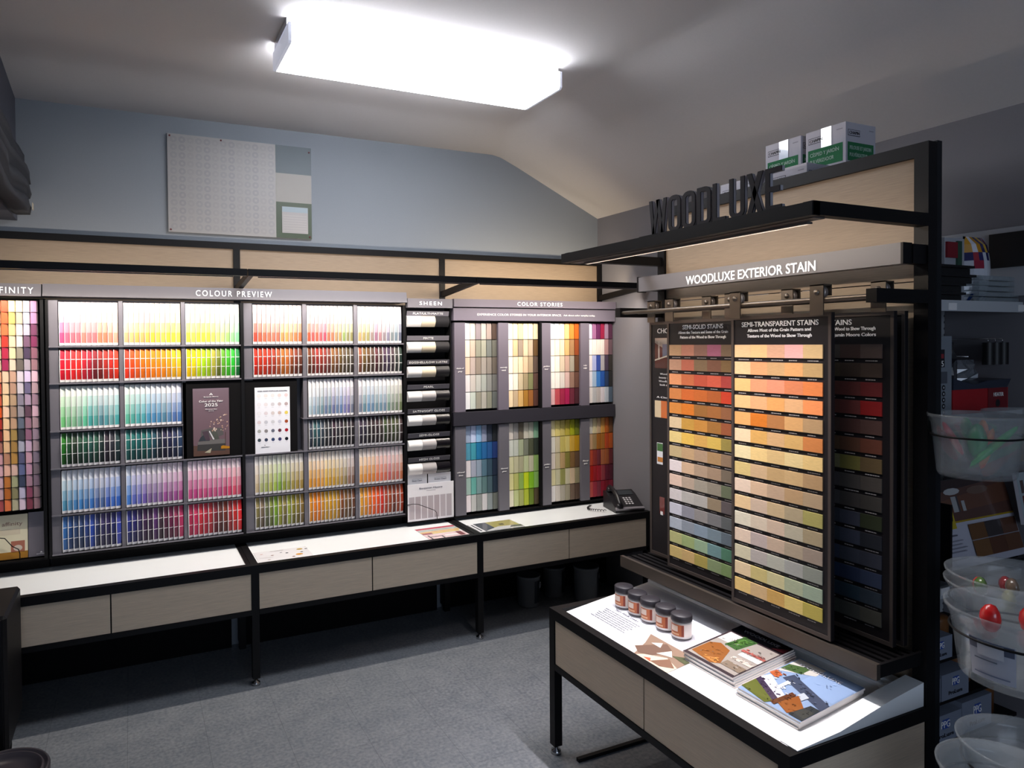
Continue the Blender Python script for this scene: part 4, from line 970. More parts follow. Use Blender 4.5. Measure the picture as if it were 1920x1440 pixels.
def stain_panel(label, X, y0, y1, zrod, key=None, title=None, lines=(), ylast=None, hang=True, sw_off=.012):
    t = thing('stain_board', label, 'sliding panel', (X, (y0 + y1) / 2, .75), 'sliding stain panels')
    za, zb = .752, 1.728
    bd = MB().box(X, X + .014, y1, y0, za, zb, '141114')
    F = FW(X, y0, za); W = y0 - y1; H = zb - za
    MB().box(0, W, 0, .012, 0, .003, None, F).box(0, W, H - .012, H, 0, .003, None, F).box(0, .009, .012, H - .012, 0, .003, None, F).box(W - .009, W, .012, H - .012, 0, .003, None, F).box(-.001, 0, 0, H, -.014, .003, None, F).build('frame', mat('bronze_frame', '5c534e', .4, .6), t)
    if hang:
        for y in (y0 - .035, y1 + .03): hanger(t, X - .004, y, zrod)
    if key:
        sw, shh = .0655, .042
        for j, row in enumerate(SWX[key]):
            for i, c in enumerate(row):
                if c == 'x': continue
                a = sw_off + sw * i; b_ = 1.632 - .0566 * j - za
                mb = MB().box(a, a + sw - .0003, b_ - shh, b_, 0, .0035, c.lower() if key != 'dark' else hx([v * .72 for v in rgb(c.lower())]), F)  # solid stains are dark, and the shade on this panel is mixed in too
                mb.build('stain_swatch', STAINED, t)
        mb = bd
        for j in range(15):
            for i in range(5):
                if SWX[key][j][i] == 'x': continue
                a = sw_off + sw * i + .014; b_ = 1.632 - .0566 * j - za - shh - .0075
                q_ = 0
                random.seed(j * 7 + i)
                wd = .026 + random.random() * .012
                while q_ < wd:
                    dl = .003 + random.random() * .006; mb.rect(a + q_, a + q_ + dl, b_ - .0014, b_ + .0014, 'a8a29e', F, .0009); q_ += dl + .0012
    bd.build('board', PRINT, t)
    if title:
        texts([(title[0], title[1], W / 2 + title[3], 1.700 - za, title[2])] + [(l[0], .0105, W / 2 + l[2], 1.680 - .0185 * i - za, l[1]) for i, l in enumerate(lines)], F, LETTER, t, c=.0006, bold=.0002)
    return t, F, W, H
stain_panel('front sliding panel of wood swatches headed SEMI-TRANSPARENT STAINS', 1.365, -2.168, -2.536, 1.765, 'transparent', ('SEMI-TRANSPARENT STAINS', .0165, .285, 0), (('Allows Most of the Grain Pattern and', .235, 0), ('Texture of the Wood to Show Through', .24, 0)), sw_off=.014)
stain_panel('sliding panel of wood swatches headed SEMI-SOLID STAINS, second from the left', 1.43, -1.786, -2.150, 1.768, 'solid', ('SEMI-SOLID STAINS', .0165, .20, 0), (('Allows the Texture and Some of the Grain', .245, 0), ('Pattern of the Wood to Show Through', .225, 0)))
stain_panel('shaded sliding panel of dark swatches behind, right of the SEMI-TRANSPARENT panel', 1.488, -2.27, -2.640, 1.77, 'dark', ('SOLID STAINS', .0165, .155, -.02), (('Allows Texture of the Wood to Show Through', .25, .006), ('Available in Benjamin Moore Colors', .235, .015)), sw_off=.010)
tp, F, W, H = stain_panel('leftmost sliding panel with a house photo, mostly hidden, beginning CHOO', 1.488, -1.618, -1.985, 1.77, None)
texts([('CHOOSE YOUR STAIN', .02, .195, 1.69 - .752, .30)], F, LETTER, tp)
texts([('Woodluxe stains bring out the', .008, .16, 1.512 - .752, .2), ('beauty of the wood with colour', .008, .155, 1.497 - .752, .2), ('Woodluxe gives you the finished', .008, .155, 1.482 - .752, .205), ('look of natural grain', .008, .13, 1.467 - .752, .14), ('A Clear, Natural finish', .007, .15, 1.415 - .752, .22)], F, LETTER, tp, name='caption_print')
mb = MB(); z_ = lambda z: z - .752
mb.rect(.03, .34, z_(1.535), z_(1.66), '5c2f28', F, .0008).poly([(.03, z_(1.64)), (.12, z_(1.60)), (.12, z_(1.66)), (.03, z_(1.66))], 'c8b8a4', F, .0011).rect(.05, .058, z_(1.57), z_(1.645), 'e0d4c8', F, .0014).rect(.075, .12, z_(1.58), z_(1.635), '6c7a90', F, .0014).poly([(.03, z_(1.565)), (.15, z_(1.595)), (.15, z_(1.60)), (.03, z_(1.571))], 'e8dcc8', F, .0016)
mb.build('house_photo', GLOSSP, tp)
MB().rect(.028, .065, z_(1.33), z_(1.40), 'd8c098', F, .0008).rect(.065, .1, z_(1.33), z_(1.40), 'c86828', F, .0008).build('wood_photo', GLOSSP, tp)
MB().rect(.040, .075, z_(1.135), z_(1.225), 'e0e0e0', F, .0008).rect(.042, .075, z_(1.19), z_(1.222), '3c6838', F, .0012).rect(.044, .075, z_(1.145), z_(1.165), 'b87838', F, .0012).build('can_photo', GLOSSP, tp)
MB().rect(.055, .085, z_(.93), z_(1.0), '6c2c28', F, .0008).rect(.06, .075, z_(.925), z_(.94), 'e0dcd8', F, .0012).build('label_photo', GLOSSP, tp)
stain_panel('rearmost black sliding panel edge beside the near upright of the stain stand', 1.525, -2.28, -2.648, 1.77, None, hang=False)

# ------------------------------------------------------------------ jars on the riser
jl = ['farthest of five small sample jars in a row on the lit white counter', 'second sample jar from the far end of the row of five', 'middle one of five small black-lidded sample jars', 'fourth sample jar from the far end of the row of five', 'nearest of five small black-lidded sample jars on the lit counter']
proto = None
for i, (px, py) in enumerate(((1166, 1131), (1195, 1145), (1218, 1161), (1251, 1176), (1282, 1191))):
    c = pt(px, py, 'x', 1.25); y = [-1.735, -1.815, -1.887, -1.968, -2.048][i]; z = k_(1.222) + .007
    loc = (1.25, y, z)
    if proto is None:
        t = thing('sample_jar', jl[0], 'jar', loc, 'sample jars on the stain counter'); proto = t
        MB().lathe([(0, 0), (.031, 0), (.034, .003), (.034, .056), (.030, .062), (0, .062)], loc, 28).build('body', mat('white_jar_plastic', 'e8e4e0', .3), t)
        MB().lathe([(.0343, .001), (.0346, .004)], loc, 28).build('base_ring', mat('dark_jar_base', '3c2c34', .4), t)
        MB().lathe([(.031, .060), (.036, .0605), (.0365, .064), (.0365, .080), (.034, .083), (.0, .0835)], loc, 28).build('lid', mat('black_ribbed_lid', '26242a', .5), t, 'black screw lid')
        mb = MB(); n = 14
        def band(a0, a1, za, zb, c, rr):
            P = [(loc[0] + rr * math.cos(math.radians(a0 + (a1 - a0) * q_ / n)), loc[1] + rr * math.sin(math.radians(a0 + (a1 - a0) * q_ / n)), loc[2] + z) for z in (za, zb) for q_ in range(n + 1)]
            mb.add(P, [(q_, q_ + 1, n + 2 + q_, n + 1 + q_) for q_ in range(n)], c, True)
        band(150, 330, .010, .054, 'e4d8d0', .0344); band(150, 240, .012, .052, 'c06c44', .0347); band(160, 205, .028, .048, 'e8d4c4', .035); band(226, 240, .012, .052, '8c3c28', .035); band(162, 212, .016, .022, 'e8b890', .035)
        mb.build('label_wrap', PRINT, t, 'orange and white paper label')
    else:
        o = dup(proto, loc, jl[i]); 
# ------------------------------------------------------------------ magazines
def magazine(label, A, W, H, z, shapes, top, ang=0.0, cover_text=None, curl=.0):
    """A: far-front corner; a runs towards the camera (-y), b up the slope"""
    u = Vector((math.sin(ang), -math.cos(ang), 0)); v0 = Vector((math.cos(ang) * math.cos(SL), math.sin(ang) * math.cos(SL), math.sin(SL)))
    F = Fr((A[0], A[1], z), u, v0); t2 = thing('magazine', label, 'magazine', F(W / 2, H / 2, 0), 'stacked stain magazines on the lit counter'); th = .0055
    n = 8; P = []
    cz_ = lambda a: curl * (2 * a / W - 1) ** 2
    for c in (0, th):
        for i in range(n + 1):
            a = W * i / n
            for b_ in (0, H): P.append(F(a, b_, c + cz_(a)))
    m = 2 * (n + 1); fs = []
    for i in range(n):
        q_ = 2 * i; fs += [(q_ + 1, q_ + 3, q_ + 2, q_), (m + q_, m + q_ + 2, m + q_ + 3, m + q_ + 1), (q_, q_ + 2, m + q_ + 2, m + q_), (q_ + 3, q_ + 1, m + q_ + 1, m + q_ + 3)]
    fs += [(0, m, m + 1, 1), (2 * n + 1, m + 2 * n + 1, m + 2 * n, 2 * n)]
    MB().add(P, fs, 'f0e6e0').build('pages', PRINT, t2, 'white page block')
    mb = MB()
    base = 'a8b0b8' if not top else shapes[0][0]
    def q2(pts, c, d):
        # clip-free: polygon subdivided along a to follow the curl
        mb.add([F(a * W, b_ * H, th + .0003 + .00015 * d + cz_(a * W)) for a, b_ in pts], [tuple(range(len(pts)))], c)
    for i in range(n): q2([(i / n, 0), ((i + 1) / n, 0), ((i + 1) / n, 1), (i / n, 1)], base, 0)
    if top:
        for d, (c, pts) in enumerate(shapes[1:]): q2(pts, c, d + 2)
        random.seed(int(A[1] * -1000))
        for d in range(150):
            c, pts = shapes[1 + random.randrange(len(shapes) - 2)]
            ca = sum(p_[0] for p_ in pts) / len(pts); cb = sum(p_[1] for p_ in pts) / len(pts); v_ = random.choice(pts)
            tt = random.random() * .9; a_ = ca + (v_[0] - ca) * tt + random.uniform(-.03, .03); b2 = cb + (v_[1] - cb) * tt + random.uniform(-.03, .03)
            if not (.03 < a_ < .95 and .03 < b2 < .80): continue
            sh = random.uniform(.6, 1.35); w2 = random.uniform(.01, .05); h2 = random.uniform(.006, .02); sk = random.uniform(-.02, .02)
            q2([(a_, b2), (a_ + w2, b2 + sk), (a_ + w2, b2 + sk + h2), (a_, b2 + h2)], hx([v * sh for v in rgb(c)]), 18)
    mb.build('cover', GLOSSP, t2)
    if cover_text:
        s, size, a, b_, wd, m_ = cover_text
        text(s, size, Fr(F(a * W, b_ * H, th + .0035 + cz_(a * W)), F.u, F.v), m_, t2, width=wd, depth=.0004, c=0)
    return t2
S1 = [('3c3034',), ('9c948c', R_(.04, .98, .05, .78)), ('c8c4c0', R_(.04, .5, .55, .78)), ('3c5c30', [(.25, .5), (.5, .48), (.56, .8), (.3, .8)]), ('507838', [(.3, .6), (.42, .56), (.48, .74), (.34, .76)]), ('8a5428', [(.06, .1), (.5, .05), (.62, .12), (.45, .42), (.2, .48), (.06, .4)]), ('b0763c', [(.3, .1), (.58, .08), (.5, .2)]), ('d8d4d0', R_(.6, .98, .42, .5)), ('a05850', R_(.55, .98, .52, .56)), ('c8bcb0', R_(.6, .98, .3, .36)), ('807060', R_(.62, .98, .12, .24)), ('26242a', R_(0, 1, .82, 1)), ('6c2c34', [(.78, .82), (1, .82), (1, .95)])]
S1 = [(s[0], s[1] if len(s) > 1 else None) for s in S1]
S2 = [('8aa0c0', None), ('90a8cc', R_(.4, .98, .5, .98)), ('c8c4bc', [(.02, .6), (.45, .8), (.45, .98), (.02, .98)]), ('486038', [(.02, .66), (.3, .72), (.3, .9), (.02, .8)]), ('40485c', [(.2, .52), (1, .3), (1, .44), (.25, .66)]), ('d8d8e0', [(.0, .36), (.5, .16), (.54, .24), (.05, .48)]), ('3c3048', [(.0, .28), (.5, .08), (.5, .16), (0, .36)]), ('586028', [(0, .06), (.45, .0), (.5, .08), (0, .28)]), ('b86038', [(.0, .5), (.14, .46), (.16, .56), (.02, .6)]), ('8c5024', [(.55, .1), (.78, .02), (.86, .2), (.62, .36)]), ('5c3420', [(.48, .06), (.56, .04), (.6, .34), (.52, .36)]), ('303438', [(.8, .02), (1, .02), (1, .3), (.86, .3)]), ('e8ecf4', R_(.3, .36, .3, .5)), ('b8c0c8', [(.6, .36), (.72, .3), (.74, .4), (.62, .44)])]
for k in range(5):
    z = k_(1.15) + .0006 + .0062 * k
    magazine(['bottom magazine of the far stack by the sample jars', 'second magazine from the bottom of the far stack', 'middle magazine of the far stack', 'magazine just below the top of the far stack', 'top magazine of the far stack with dark WOODLUXE banner and deck photo'][k], (1.15 + .003 * (k % 2), -2.168 + .002 * k, 0), .208, .27, z, S1, k == 4, 0.0, ('WOODLUXE', .014, .5, .91, .14, mat('silver_ink', '9a9aa0', .5)) if k == 4 else None, curl=0)
for k in range(4):
    z = k_(1.13) + .0006 + .0062 * k
    magazine(['bottom magazine of the nearest stack at the counter end', 'second magazine from the bottom of the nearest stack', 'magazine just below the top of the nearest stack', 'top magazine of the nearest stack with pale blue deck photo'][k], (1.13 + .003 * (k % 2), -2.398 - .002 * k, 0), .212, .27, z, S2, k == 3, 0.0, ('WOODLUXE', .014, .45, .88, .14, mat('silver_ink2', 'c8c8d0', .5)) if k == 3 else None, curl=0)

# ------------------------------------------------------------------ boxes on top
rs = thing('top_shelf', 'black shelf behind the stain stand that carries the cartons', 'shelf', (1.9, -2.1, 2.0))
MB().box(XU + p + .001, 2.0, -2.29, -1.80, 2.088, 2.103).build('board', BLACK, rs)
for x in (1.62, 1.96):
    for y in (-2.215, -1.84): MB().box(x, x + .03, y, y + .03, 0, 2.088).build('leg', BLACK, rs)
GRN = '1f6a40'
def carton(label, x, y, z, s=.158, tape=False, hidden=False):
    t = thing('carton', label, 'box', (x, y, z), 'sprayer cartons stacked above the stain stand')
    mb = MB().box(x, x + s * 1.02, y - s, y, z, z + s, 'b4b2ba')
    for F, W in ((FW(x, y, z), s), (Fr((x, y - s, z), (1, 0, 0), (0, 0, 1)), s * 1.02)):
        mb.rect(W * .06, W * .93, s * .14, s * .56, GRN, F, .0008)
        mb.rect(W * .07, W * .47, s * .70, s * .84, '24222a', F, .0008).rect(W * .08, W * .46, s * .712, s * .828, 'b4b2ba', F, .0012)
        mb.rect(W * .78, W * .93, s * .86, s * .88, '8a8890', F, .0008)
    mb.build('box', vmat('carton_print', .85), t)
    for F, W, l in ((FW(x, y, z), s, ('CÉSPED Y JARDÍN', 'PULVERIZADOR')), (Fr((x, y - s, z), (1, 0, 0), (0, 0, 1)), s * 1.02, ('PELOUSE ET JARDIN', 'PULVÉRISATEUR'))):
        texts([('CHAPIN', s * .07, W * .27, s * .77, W * .33)], F, mat('black_ink', '1c1a20', .6), t, c=.0014)
        texts([(l[0], s * .085, W * .48, s * .44, W * .72), (l[1], s * .085, W * .42, s * .28, W * .6)], F, mat('pale_print', 'a8c0b0', .6), t, c=.001)
    if tape:
        F = FW(x, y, z); mb = MB()
        mb.rect(s * .4, s * .66, s * .56, s * 1.0, 'dfe6f0', F, .0018).add([F(s * .4, s, 0.0018), F(s * .66, s, .0018), F(s * .66, s + .0008, -.05), F(s * .4, s + .0008, -.05)], [(0, 1, 2, 3)], 'dfe6f0')
        mb.build('tape', mat('shiny_tape', 'ccd8e8', .15, coat=1), t, 'shiny clear packing tape')
    return t
carton('white and green sprayer carton behind the letters L and U, front row', 1.63, -1.865, 2.104)
carton('white and green sprayer carton behind the letter E, front row', 1.63, -2.09, 2.104)
carton('sprayer carton under the left upper carton, hidden in the back row', 1.81, -1.92, 2.104)
carton('sprayer carton under the right upper carton, hidden in the back row', 1.81, -2.10, 2.104)
carton('upper left sprayer carton with shiny tape, CÉSPED Y JARDÍN on green', 1.81, -1.925, 2.263, tape=True)
carton('upper right sprayer carton, highest and nearest, with tape and two green sides', 1.81, -2.105, 2.263, tape=True)

# ------------------------------------------------------------------ gondola shelf on the right
t = thing('gondola_shelf', 'grey metal gondola shelving with pegboard behind the near upright', 'shelving', (2.05, -2.3, 0))
GM = mat('grey_shelf_metal', '8e9298', .45); GX0, GX1, GY = 1.66, 2.438, -2.5
pb = mat('pegboard', '9a9da1', .6)
if True:
    nt = pb.node_tree; b = nt.nodes['Principled BSDF']; N = nt.nodes.new; L = nt.links.new
    tc = N('ShaderNodeTexCoord'); sp = N('ShaderNodeSeparateXYZ'); L(tc.outputs['Object'], sp.inputs[0])
    fx = mth('SUBTRACT', mth('FRACT', mth('MULTIPLY', mth('ADD', sp.outputs[0], 10), 40)), .5); fz = mth('SUBTRACT', mth('FRACT', mth('MULTIPLY', mth('ADD', sp.outputs[2], 10), 40)), .5)
    d2 = mth('ADD', mth('MULTIPLY', fx, fx), mth('MULTIPLY', fz, fz))
    mx = N('ShaderNodeMix'); mx.data_type = 'RGBA'; mx.inputs[6].default_value = lin('9a9da1') + (1,); mx.inputs[7].default_value = lin('202226') + (1,)
    L(mth('LESS_THAN', d2, .035), mx.inputs[0]); L(mx.outputs[2], b.inputs['Base Color'])
MB().box(GX0, GX1, -2.235, -2.22, .0, 1.78).build('pegboard_panel', pb, t)
MB().box(2.09, 2.115, -2.245, -2.235, .1, 1.76).build('slotted_post', GM, t)
def gshelf(z, yb=-2.236, yf=GY, dark=False):
    MB().box(GX0, GX1, yf + .012, yb, z - .012, z).build('shelf_board', BLACK if dark else GM, t)
    if dark: return
    e = MB().box(GX0, GX1, yf, yf + .012, z - .035, z + .002).build('price_rail', mat('pale_price_rail', 'b4b8bc', .35), t)
    return e
e1 = gshelf(1.775); gshelf(1.385); gshelf(.85, dark=True); gshelf(.805); gshelf(.555, dark=True); gshelf(.41, dark=True); gshelf(.27, dark=True)
MB().box(GX0, GX1, -2.49, -2.24, 0, .1).build('plinth', GM, t)
for x, z in ((1.99, 1.755), (2.435 - .03, 1.755), (1.955, .795)):
    MB().box(x, x + .045, GY - .003, GY - .0005, z - .012, z + .012).build('price_tag', PAPER, t)
# board and goods on the right wall above
tag(MB().box(2.405, 2.436, -2.75, -1.3, 1.80, 2.05).build('wall_panel', mat('pale_slat_panel', 'a4a6aa', .5)), 'pale grey panel on the right wall above the gondola shelf', 'wall panel')
def bag():
    t = thing('cleaning_rag_bag', 'white bag of rags with blue, yellow and red print on the top shelf', 'bag', (2.33, -2.40, 1.776))
    F = Fr((2.20, -2.43, 1.905 - .128), (1, 0, 0), (0, 0, 1)); W, H = .13, .235
    mb = MB(); n = 8; P = []
    for i in range(n + 1):
        for j in range(n + 1):
            a, b_ = i / n, j / n; P.append(F(a * W, b_ * H, .045 * math.sin(math.pi * a) ** .5 * math.sin(math.pi * b_ * .98 + .02) ** .5 if 0 < i < n and 0 < j < n else 0))
    fs = [(i * (n + 1) + j, (i + 1) * (n + 1) + j, (i + 1) * (n + 1) + j + 1, i * (n + 1) + j + 1) for i in range(n) for j in range(n)]
    for k_i, f in enumerate(fs):
        i, j = k_i // n, k_i % n
        c = 'c8ccd4'
        if j >= 6: c = ['c89020', 'd8d8e0', 'c08818', '28285c', 'd8b040', '28285c', '902038', 'c8ccd4'][i]
        elif j == 5: c = ['28285c', '982030', '28285c', 'c8ccd4', '28285c', 'c8ccd4', 'c8ccd4', '902038'][i]
        elif j == 4 and i in (1, 2): c = '902038'
        elif j == 0 and i in (1, 4, 6): c = '3858a0'
        mb.add([P[q_] for q_ in f], [(0, 1, 2, 3)], c, True)
    mb.box(0, W, 0, H, -.03, 0, 'b8bcc4', F)
    mb.build('bag', GLOSSP, t)
bag()
t2 = thing('blister_pack', 'red and green hang pack beside the rag bag on the top shelf', 'package', (2.15, -2.42, 1.776))
MB().box(2.075, 2.19, -2.44, -2.43, 1.7765, 2.0, 'a0a2a8').box(2.08, 2.14, -2.447, -2.44, 1.93, 1.985, '7c1c28').box(2.14, 2.165, -2.447, -2.44, 1.90, 1.99, '2c4c3c').box(2.085, 2.10, -2.443, -2.44, 1.80, 1.85, '24242c').build('card', PRINT, t2)
bk = mat('black_tray_plastic', '0c0c0e', .5)
for k in range(4):
    t2 = thing('black_tray', ['bottom black plastic tray of the short pile on the top gondola shelf', 'second black tray from the bottom of the pile', 'third black tray from the bottom of the pile', 'top black tray of the short pile on the top gondola shelf'][k], 'tray', (1.9, -2.36, 1.777 + .031 * k), 'black trays on the top shelf')
    z = 1.7765 + .031 * k; xe_ = [2.12, 2.12, 2.18, 2.17][k]
    MB().box(1.70, xe_ - .01, -2.475, -2.27, z, z + .02, F=WORLD).box(1.70, xe_, -2.485, -2.26, z + .021, z + .0295).build('tray', bk, t2)
cl = mat('clear_tray_plastic', 'a8b4ba', .25, trans=.4, alpha=.6)
for k in range(5):
    z = 1.7765 + .019 * k
    t2 = thing('clear_tray', '%s clear plastic tray of the pile at the right end of the top shelf' % ['bottom', 'second lowest', 'middle', 'second highest', 'top'][k], 'tray', (2.3, -2.36, z), 'clear trays on the top shelf')
    MB().box(2.19, 2.434, -2.488, -2.470, z, z + .015).box(2.19, 2.434, -2.469, -2.28, z, z + .004).build('tray', cl, t2)
t2 = thing('black_mat', 'black mat hanging on the grey panel at the top right picture edge', 'mat', (2.34, -2.36, 1.9))
MB().box(2.388, 2.404, -2.74, -2.415, 1.905, 2.03).build('mat', bk, t2)
# H5 clamshell, black clamshells, red heater box on the second shelf
z = 1.3855
t2 = thing('clamshell_pack', 'tall grey clamshell pack marked H5 beside the black upright', 'package', (1.97, -2.45, z))
F = Fr((1.905, -2.49, z), (1, 0, 0), (0, 0, 1)); mb = MB().box(0, .125, 0, .27, -.03, 0, '7c848c', F).rect(.01, .085, .165, .225, '1a1a20', F, .0006).rect(.04, .08, .195, .21, '8c2830', F, .0009).rect(.03, .1, .11, .15, '50545c', F, .0006)
for i in range(5): mb.disc(.08, .012 + i * .021, .009, '16161a', F, .0008, 12).disc(.08, .012 + i * .021, .004, 'a8acb0', F, .0011, 8)
mb.build('card', GLOSSP, t2); text('H5', .02, Fr(F(.062, .178, 0), F.u, F.v), LETTER, t2, c=.001)
bx3 = mat('dark_clamshell', '202024', .15, coat=.6)
for k, (xa, xb, za, zb, lab) in enumerate(((2.03, 2.15, 1.49, 1.635, 'black glossy hanging pack behind the red heater box'), (2.17, 2.27, 1.49, 1.57, 'clear crumpled blister pack above the red heater box'))):
    t2 = thing('hanging_pack', lab, 'package', ((xa + xb) / 2, -2.3, za))
    mb = MB(); n = 5; P = []
    random.seed(k + 5)
    for i in range(n + 1):
        for j in range(n + 1): P.append((xa + (xb - xa) * i / n, -2.43 - .03 * random.random() * (0 < i < n and 0 < j < n), za + (zb - za) * j / n))
    mb.add(P, [(i * (n + 1) + j, (i + 1) * (n + 1) + j, (i + 1) * (n + 1) + j + 1, i * (n + 1) + j + 1) for i in range(n) for j in range(n)])
    mb.box(xa, xb, -2.425, -2.40, za, zb).build('pack', bx3 if k == 0 else mat('crumpled_clear', '6c7076', .12, alpha=.8, coat=1), t2)
    MB().tube([((xa + xb) / 2, -2.236, zb + .012), ((xa + xb) / 2, -2.44, zb + .012)], .0025).build('hook', CHROME, t2)
t2 = thing('heater_box', 'red box with dark slanted lid printed HEATER on the gondola shelf', 'box', (2.2, -2.38, z))
MB().box(2.045, 2.375, -2.485, -2.37, z, z + .085, 'a01820').build('box', PRINT, t2)
MB().prism([(2.04, z + .0855), (2.36, z + .0855), (2.385, z + .115), (2.24, z + .112), (2.16, z + .10), (2.04, z + .125)], .365 + 2, .49 + 2, F=Fr((0, 0, 0), (1, 0, 0), (0, 0, 1))).build('lid', mat('dark_slate_lid', '2c3240', .3), t2)
MB().rect(.2, .32, .0, .085, '701820', Fr((2.05, -2.4855, z), (1, 0, 0), (0, 0, 1)), .0006).disc(.26, .03, .014, '1c1c20', Fr((2.05, -2.4855, z), (1, 0, 0), (0, 0, 1)), .001, 14).build('print', PRINT, t2)
text('HEATER', .014, Fr((2.31, -2.4875, z + .062), (1, 0, 0), (0, 0, 1)), LETTER, t2, width=.06)
t2 = thing('red_case', 'plain red case at the right end behind the heater box', 'box', (2.4, -2.28, z))
MB().box(2.29, 2.432, -2.32, -2.245, z, z + .16).build('case', mat('red_case', '7c1820', .5), t2)
for k in range(3):
    t2 = thing('foam_roller', '%s black roller refill hanging at the right end of the pegboard' % ['left', 'middle', 'right'][k], 'roller', (2.30 + .045 * k, -2.30, 1.56), 'black refills on the pegboard')
    MB().cyl((2.30 + .045 * k, -2.46, 1.552), (2.30 + .045 * k, -2.46, 1.632), .018, 14).build('refill', bk, t2)
    MB().tube([(2.30 + .045 * k, -2.236, 1.645), (2.30 + .045 * k, -2.46, 1.645), (2.30 + .045 * k, -2.46, 1.63)], .002).build('hook', CHROME, t2)

# colour cards in the brochure holder
def leaning(name, label, cat, pts, shapes, lines=None):
    """card leaning back on the shelf, given by three picture-independent corners: bottom-left, bottom-right, top-left"""
    A, B, C_ = map(Vector, pts); u = (B - A); v = C_ - A; F = Fr(A, u, v - u.normalized() * v.dot(u.normalized())); W = u.length; H = (v - u.normalized() * v.dot(u.normalized())).length
    t2 = thing(name, label, cat, F(W / 2, 0, 0)); mb = MB().box(0, W, 0, H, -.012, 0, 'd0d0d8', F)
    for i, (c, q_) in enumerate(shapes): mb.poly([(a * W, b_ * H) for a, b_ in q_], c, F, .0004 + i * .00025)
    mb.build('card', GLOSSP, t2)
    return t2, F, W, H
t2, F, W, H = leaning('stain_card', 'leaning stain colour card with deck photo, two yellow cans and brown swatches', 'brochure', ((1.955, -2.52, .868), (2.425, -2.52, .868), (1.955, -2.44, 1.15)),
  [('bcbcc8', R_(0, 1, 0, 1)), ('5c4038', R_(0, 1, .52, 1)), ('a88c20', R_(0, 1, .50, .52)), ('6c4838', [(0, .6), (1, .66), (1, .9), (0, .74)]), ('3a2c2c', [(0, .85), (1, .95), (1, 1), (0, 1)]),
   ('70584c', D_(.62, .84, .14, .05)), ('a8a8a8', R_(.27, .33, .62, .8)), ('484448', R_(.33, .35, .62, .8)), ('b8b8b8', D_(.3, .86, .1, .04)), ('b0b0b0', R_(.38, .42, .62, .74)),
   ('b8a428', R_(.02, .125, .42, .66)), ('b8a428', R_(.14, .245, .44, .68)), ('40301c', D_(.072, .54, .035, .06)), ('40301c', D_(.192, .57, .035, .06)),
   ('6c4828', R_(.38, .58, .28, .46)), ('3c3434', R_(.58, .78, .28, .46)), ('604030', R_(.78, .98, .28, .46)), ('74502c', R_(.38, .58, .08, .27)), ('5c3824', R_(.58, .78, .08, .27)), ('644028', R_(.78, .98, .08, .27)),
   ('60606c', R_(.06, .22, .36, .375)), ('90909c', R_(.06, .27, .3, .31)), ('90909c', R_(.06, .25, .26, .27)), ('90909c', R_(.06, .3, .22, .23)), ('90909c', R_(.06, .28, .18, .19)), ('90909c', R_(.06, .27, .1, .11))])
MB().box(1.90, 2.437, -2.545, -2.53, .852, .868).box(1.93, 1.94, -2.545, -2.36, .852, 1.1).build('brochure_holder', BLACK, bpy.data.objects['gondola_shelf'])
t2, F, W, H = leaning('stain_card', 'pale colour card at the right picture edge beside the deck card', 'brochure', ((2.385, -2.535, .98), (2.437, -2.535, .98), (2.385, -2.505, 1.16)), [('a8b4b8', R_(0, 1, 0, 1)), ('5c4c48', R_(.3, .7, .6, .85)), ('6c3028', R_(.3, .7, .3, .55))])
t2, F, W, H = leaning('price_card', 'yellow printed price card hanging at the right picture edge', 'sign', ((2.36, -2.505, 1.20), (2.437, -2.505, 1.20), (2.36, -2.503, 1.33)), [('b89428', R_(0, 1, 0, .85)), ('c8c8cc', R_(0, 1, .85, 1)), ('8a5818', R_(.35, .9, .6, .64)), ('8a5818', R_(.35, .9, .5, .53)), ('8a5818', R_(.35, .9, .2, .24))])
text('5', .02, Fr(F(.015, .05, 0), F.u, F.v), mat('brown_ink', '8a3c18', .6), t2, c=.003)

# wood-stain sample boxes with blue emblem, rows on the lower shelves
def pbox(label, xa, xb, z0, z1, y):
    t = thing('stain_box', label, 'box', ((xa + xb) / 2, y, z0), 'grey stain boxes on the lower gondola shelves')
    F = Fr((xa, y, z0), (1, 0, 0), (0, 0, 1)); W = xb - xa; H = z1 - z0
    MB().box(0, W, 0, H, -.10, 0, '7c8494', F).build('box', PRINT, t)
    # rounded square blue emblem beside letters
    MB().box(W * .42, W * .62, H * .48, H * .82, 0, .0008, '2c4c9c', F).build('emblem', PRINT, t)
    texts([('PPG', H * .26, W * .5, H * .66, W * .26)], F, LETTER, t, c=.001)
    texts([('ProLuxe', H * .15, W * .5, H * .25, W * .5)], F, mat('black_ink'), t, c=.0006)
    return t
pbox('grey box with blue emblem beside the upright, highest of the lower rows', 1.90, 2.03, .560, .637, -2.496)
pbox('grey box half hidden by the upright, middle row', 1.83, 1.965, .416, .497, -2.496)
pbox('grey box with blue emblem, right one of the middle row', 1.972, 2.125, .416, .505, -2.496)
pbox('grey box with blue emblem beside the upright in the lowest row', 1.90, 2.085, .276, .368, -2.496)
pbox('grey box with blue emblem, right one of the lowest row', 2.088, 2.262, .276, .385, -2.496)
for k, (x, z0, r_) in enumerate(((2.09, .5605, .045), (2.20, .4165, .055), (2.33, .276, .062))):
    t2 = thing('amber_roll', '%s amber brown cylinder beside the grey boxes' % ['upper', 'middle', 'lower'][k], 'can', (x, -2.40, z0), 'amber cylinders beside the boxes')
    MB().lathe([(0, 0), (r_, 0), (r_, .09), (r_ * .95, .1), (0, .1)], (x, -2.40, z0 + .001), 24).build('body', mat('amber_wrap', '6c4420', .4), t2)

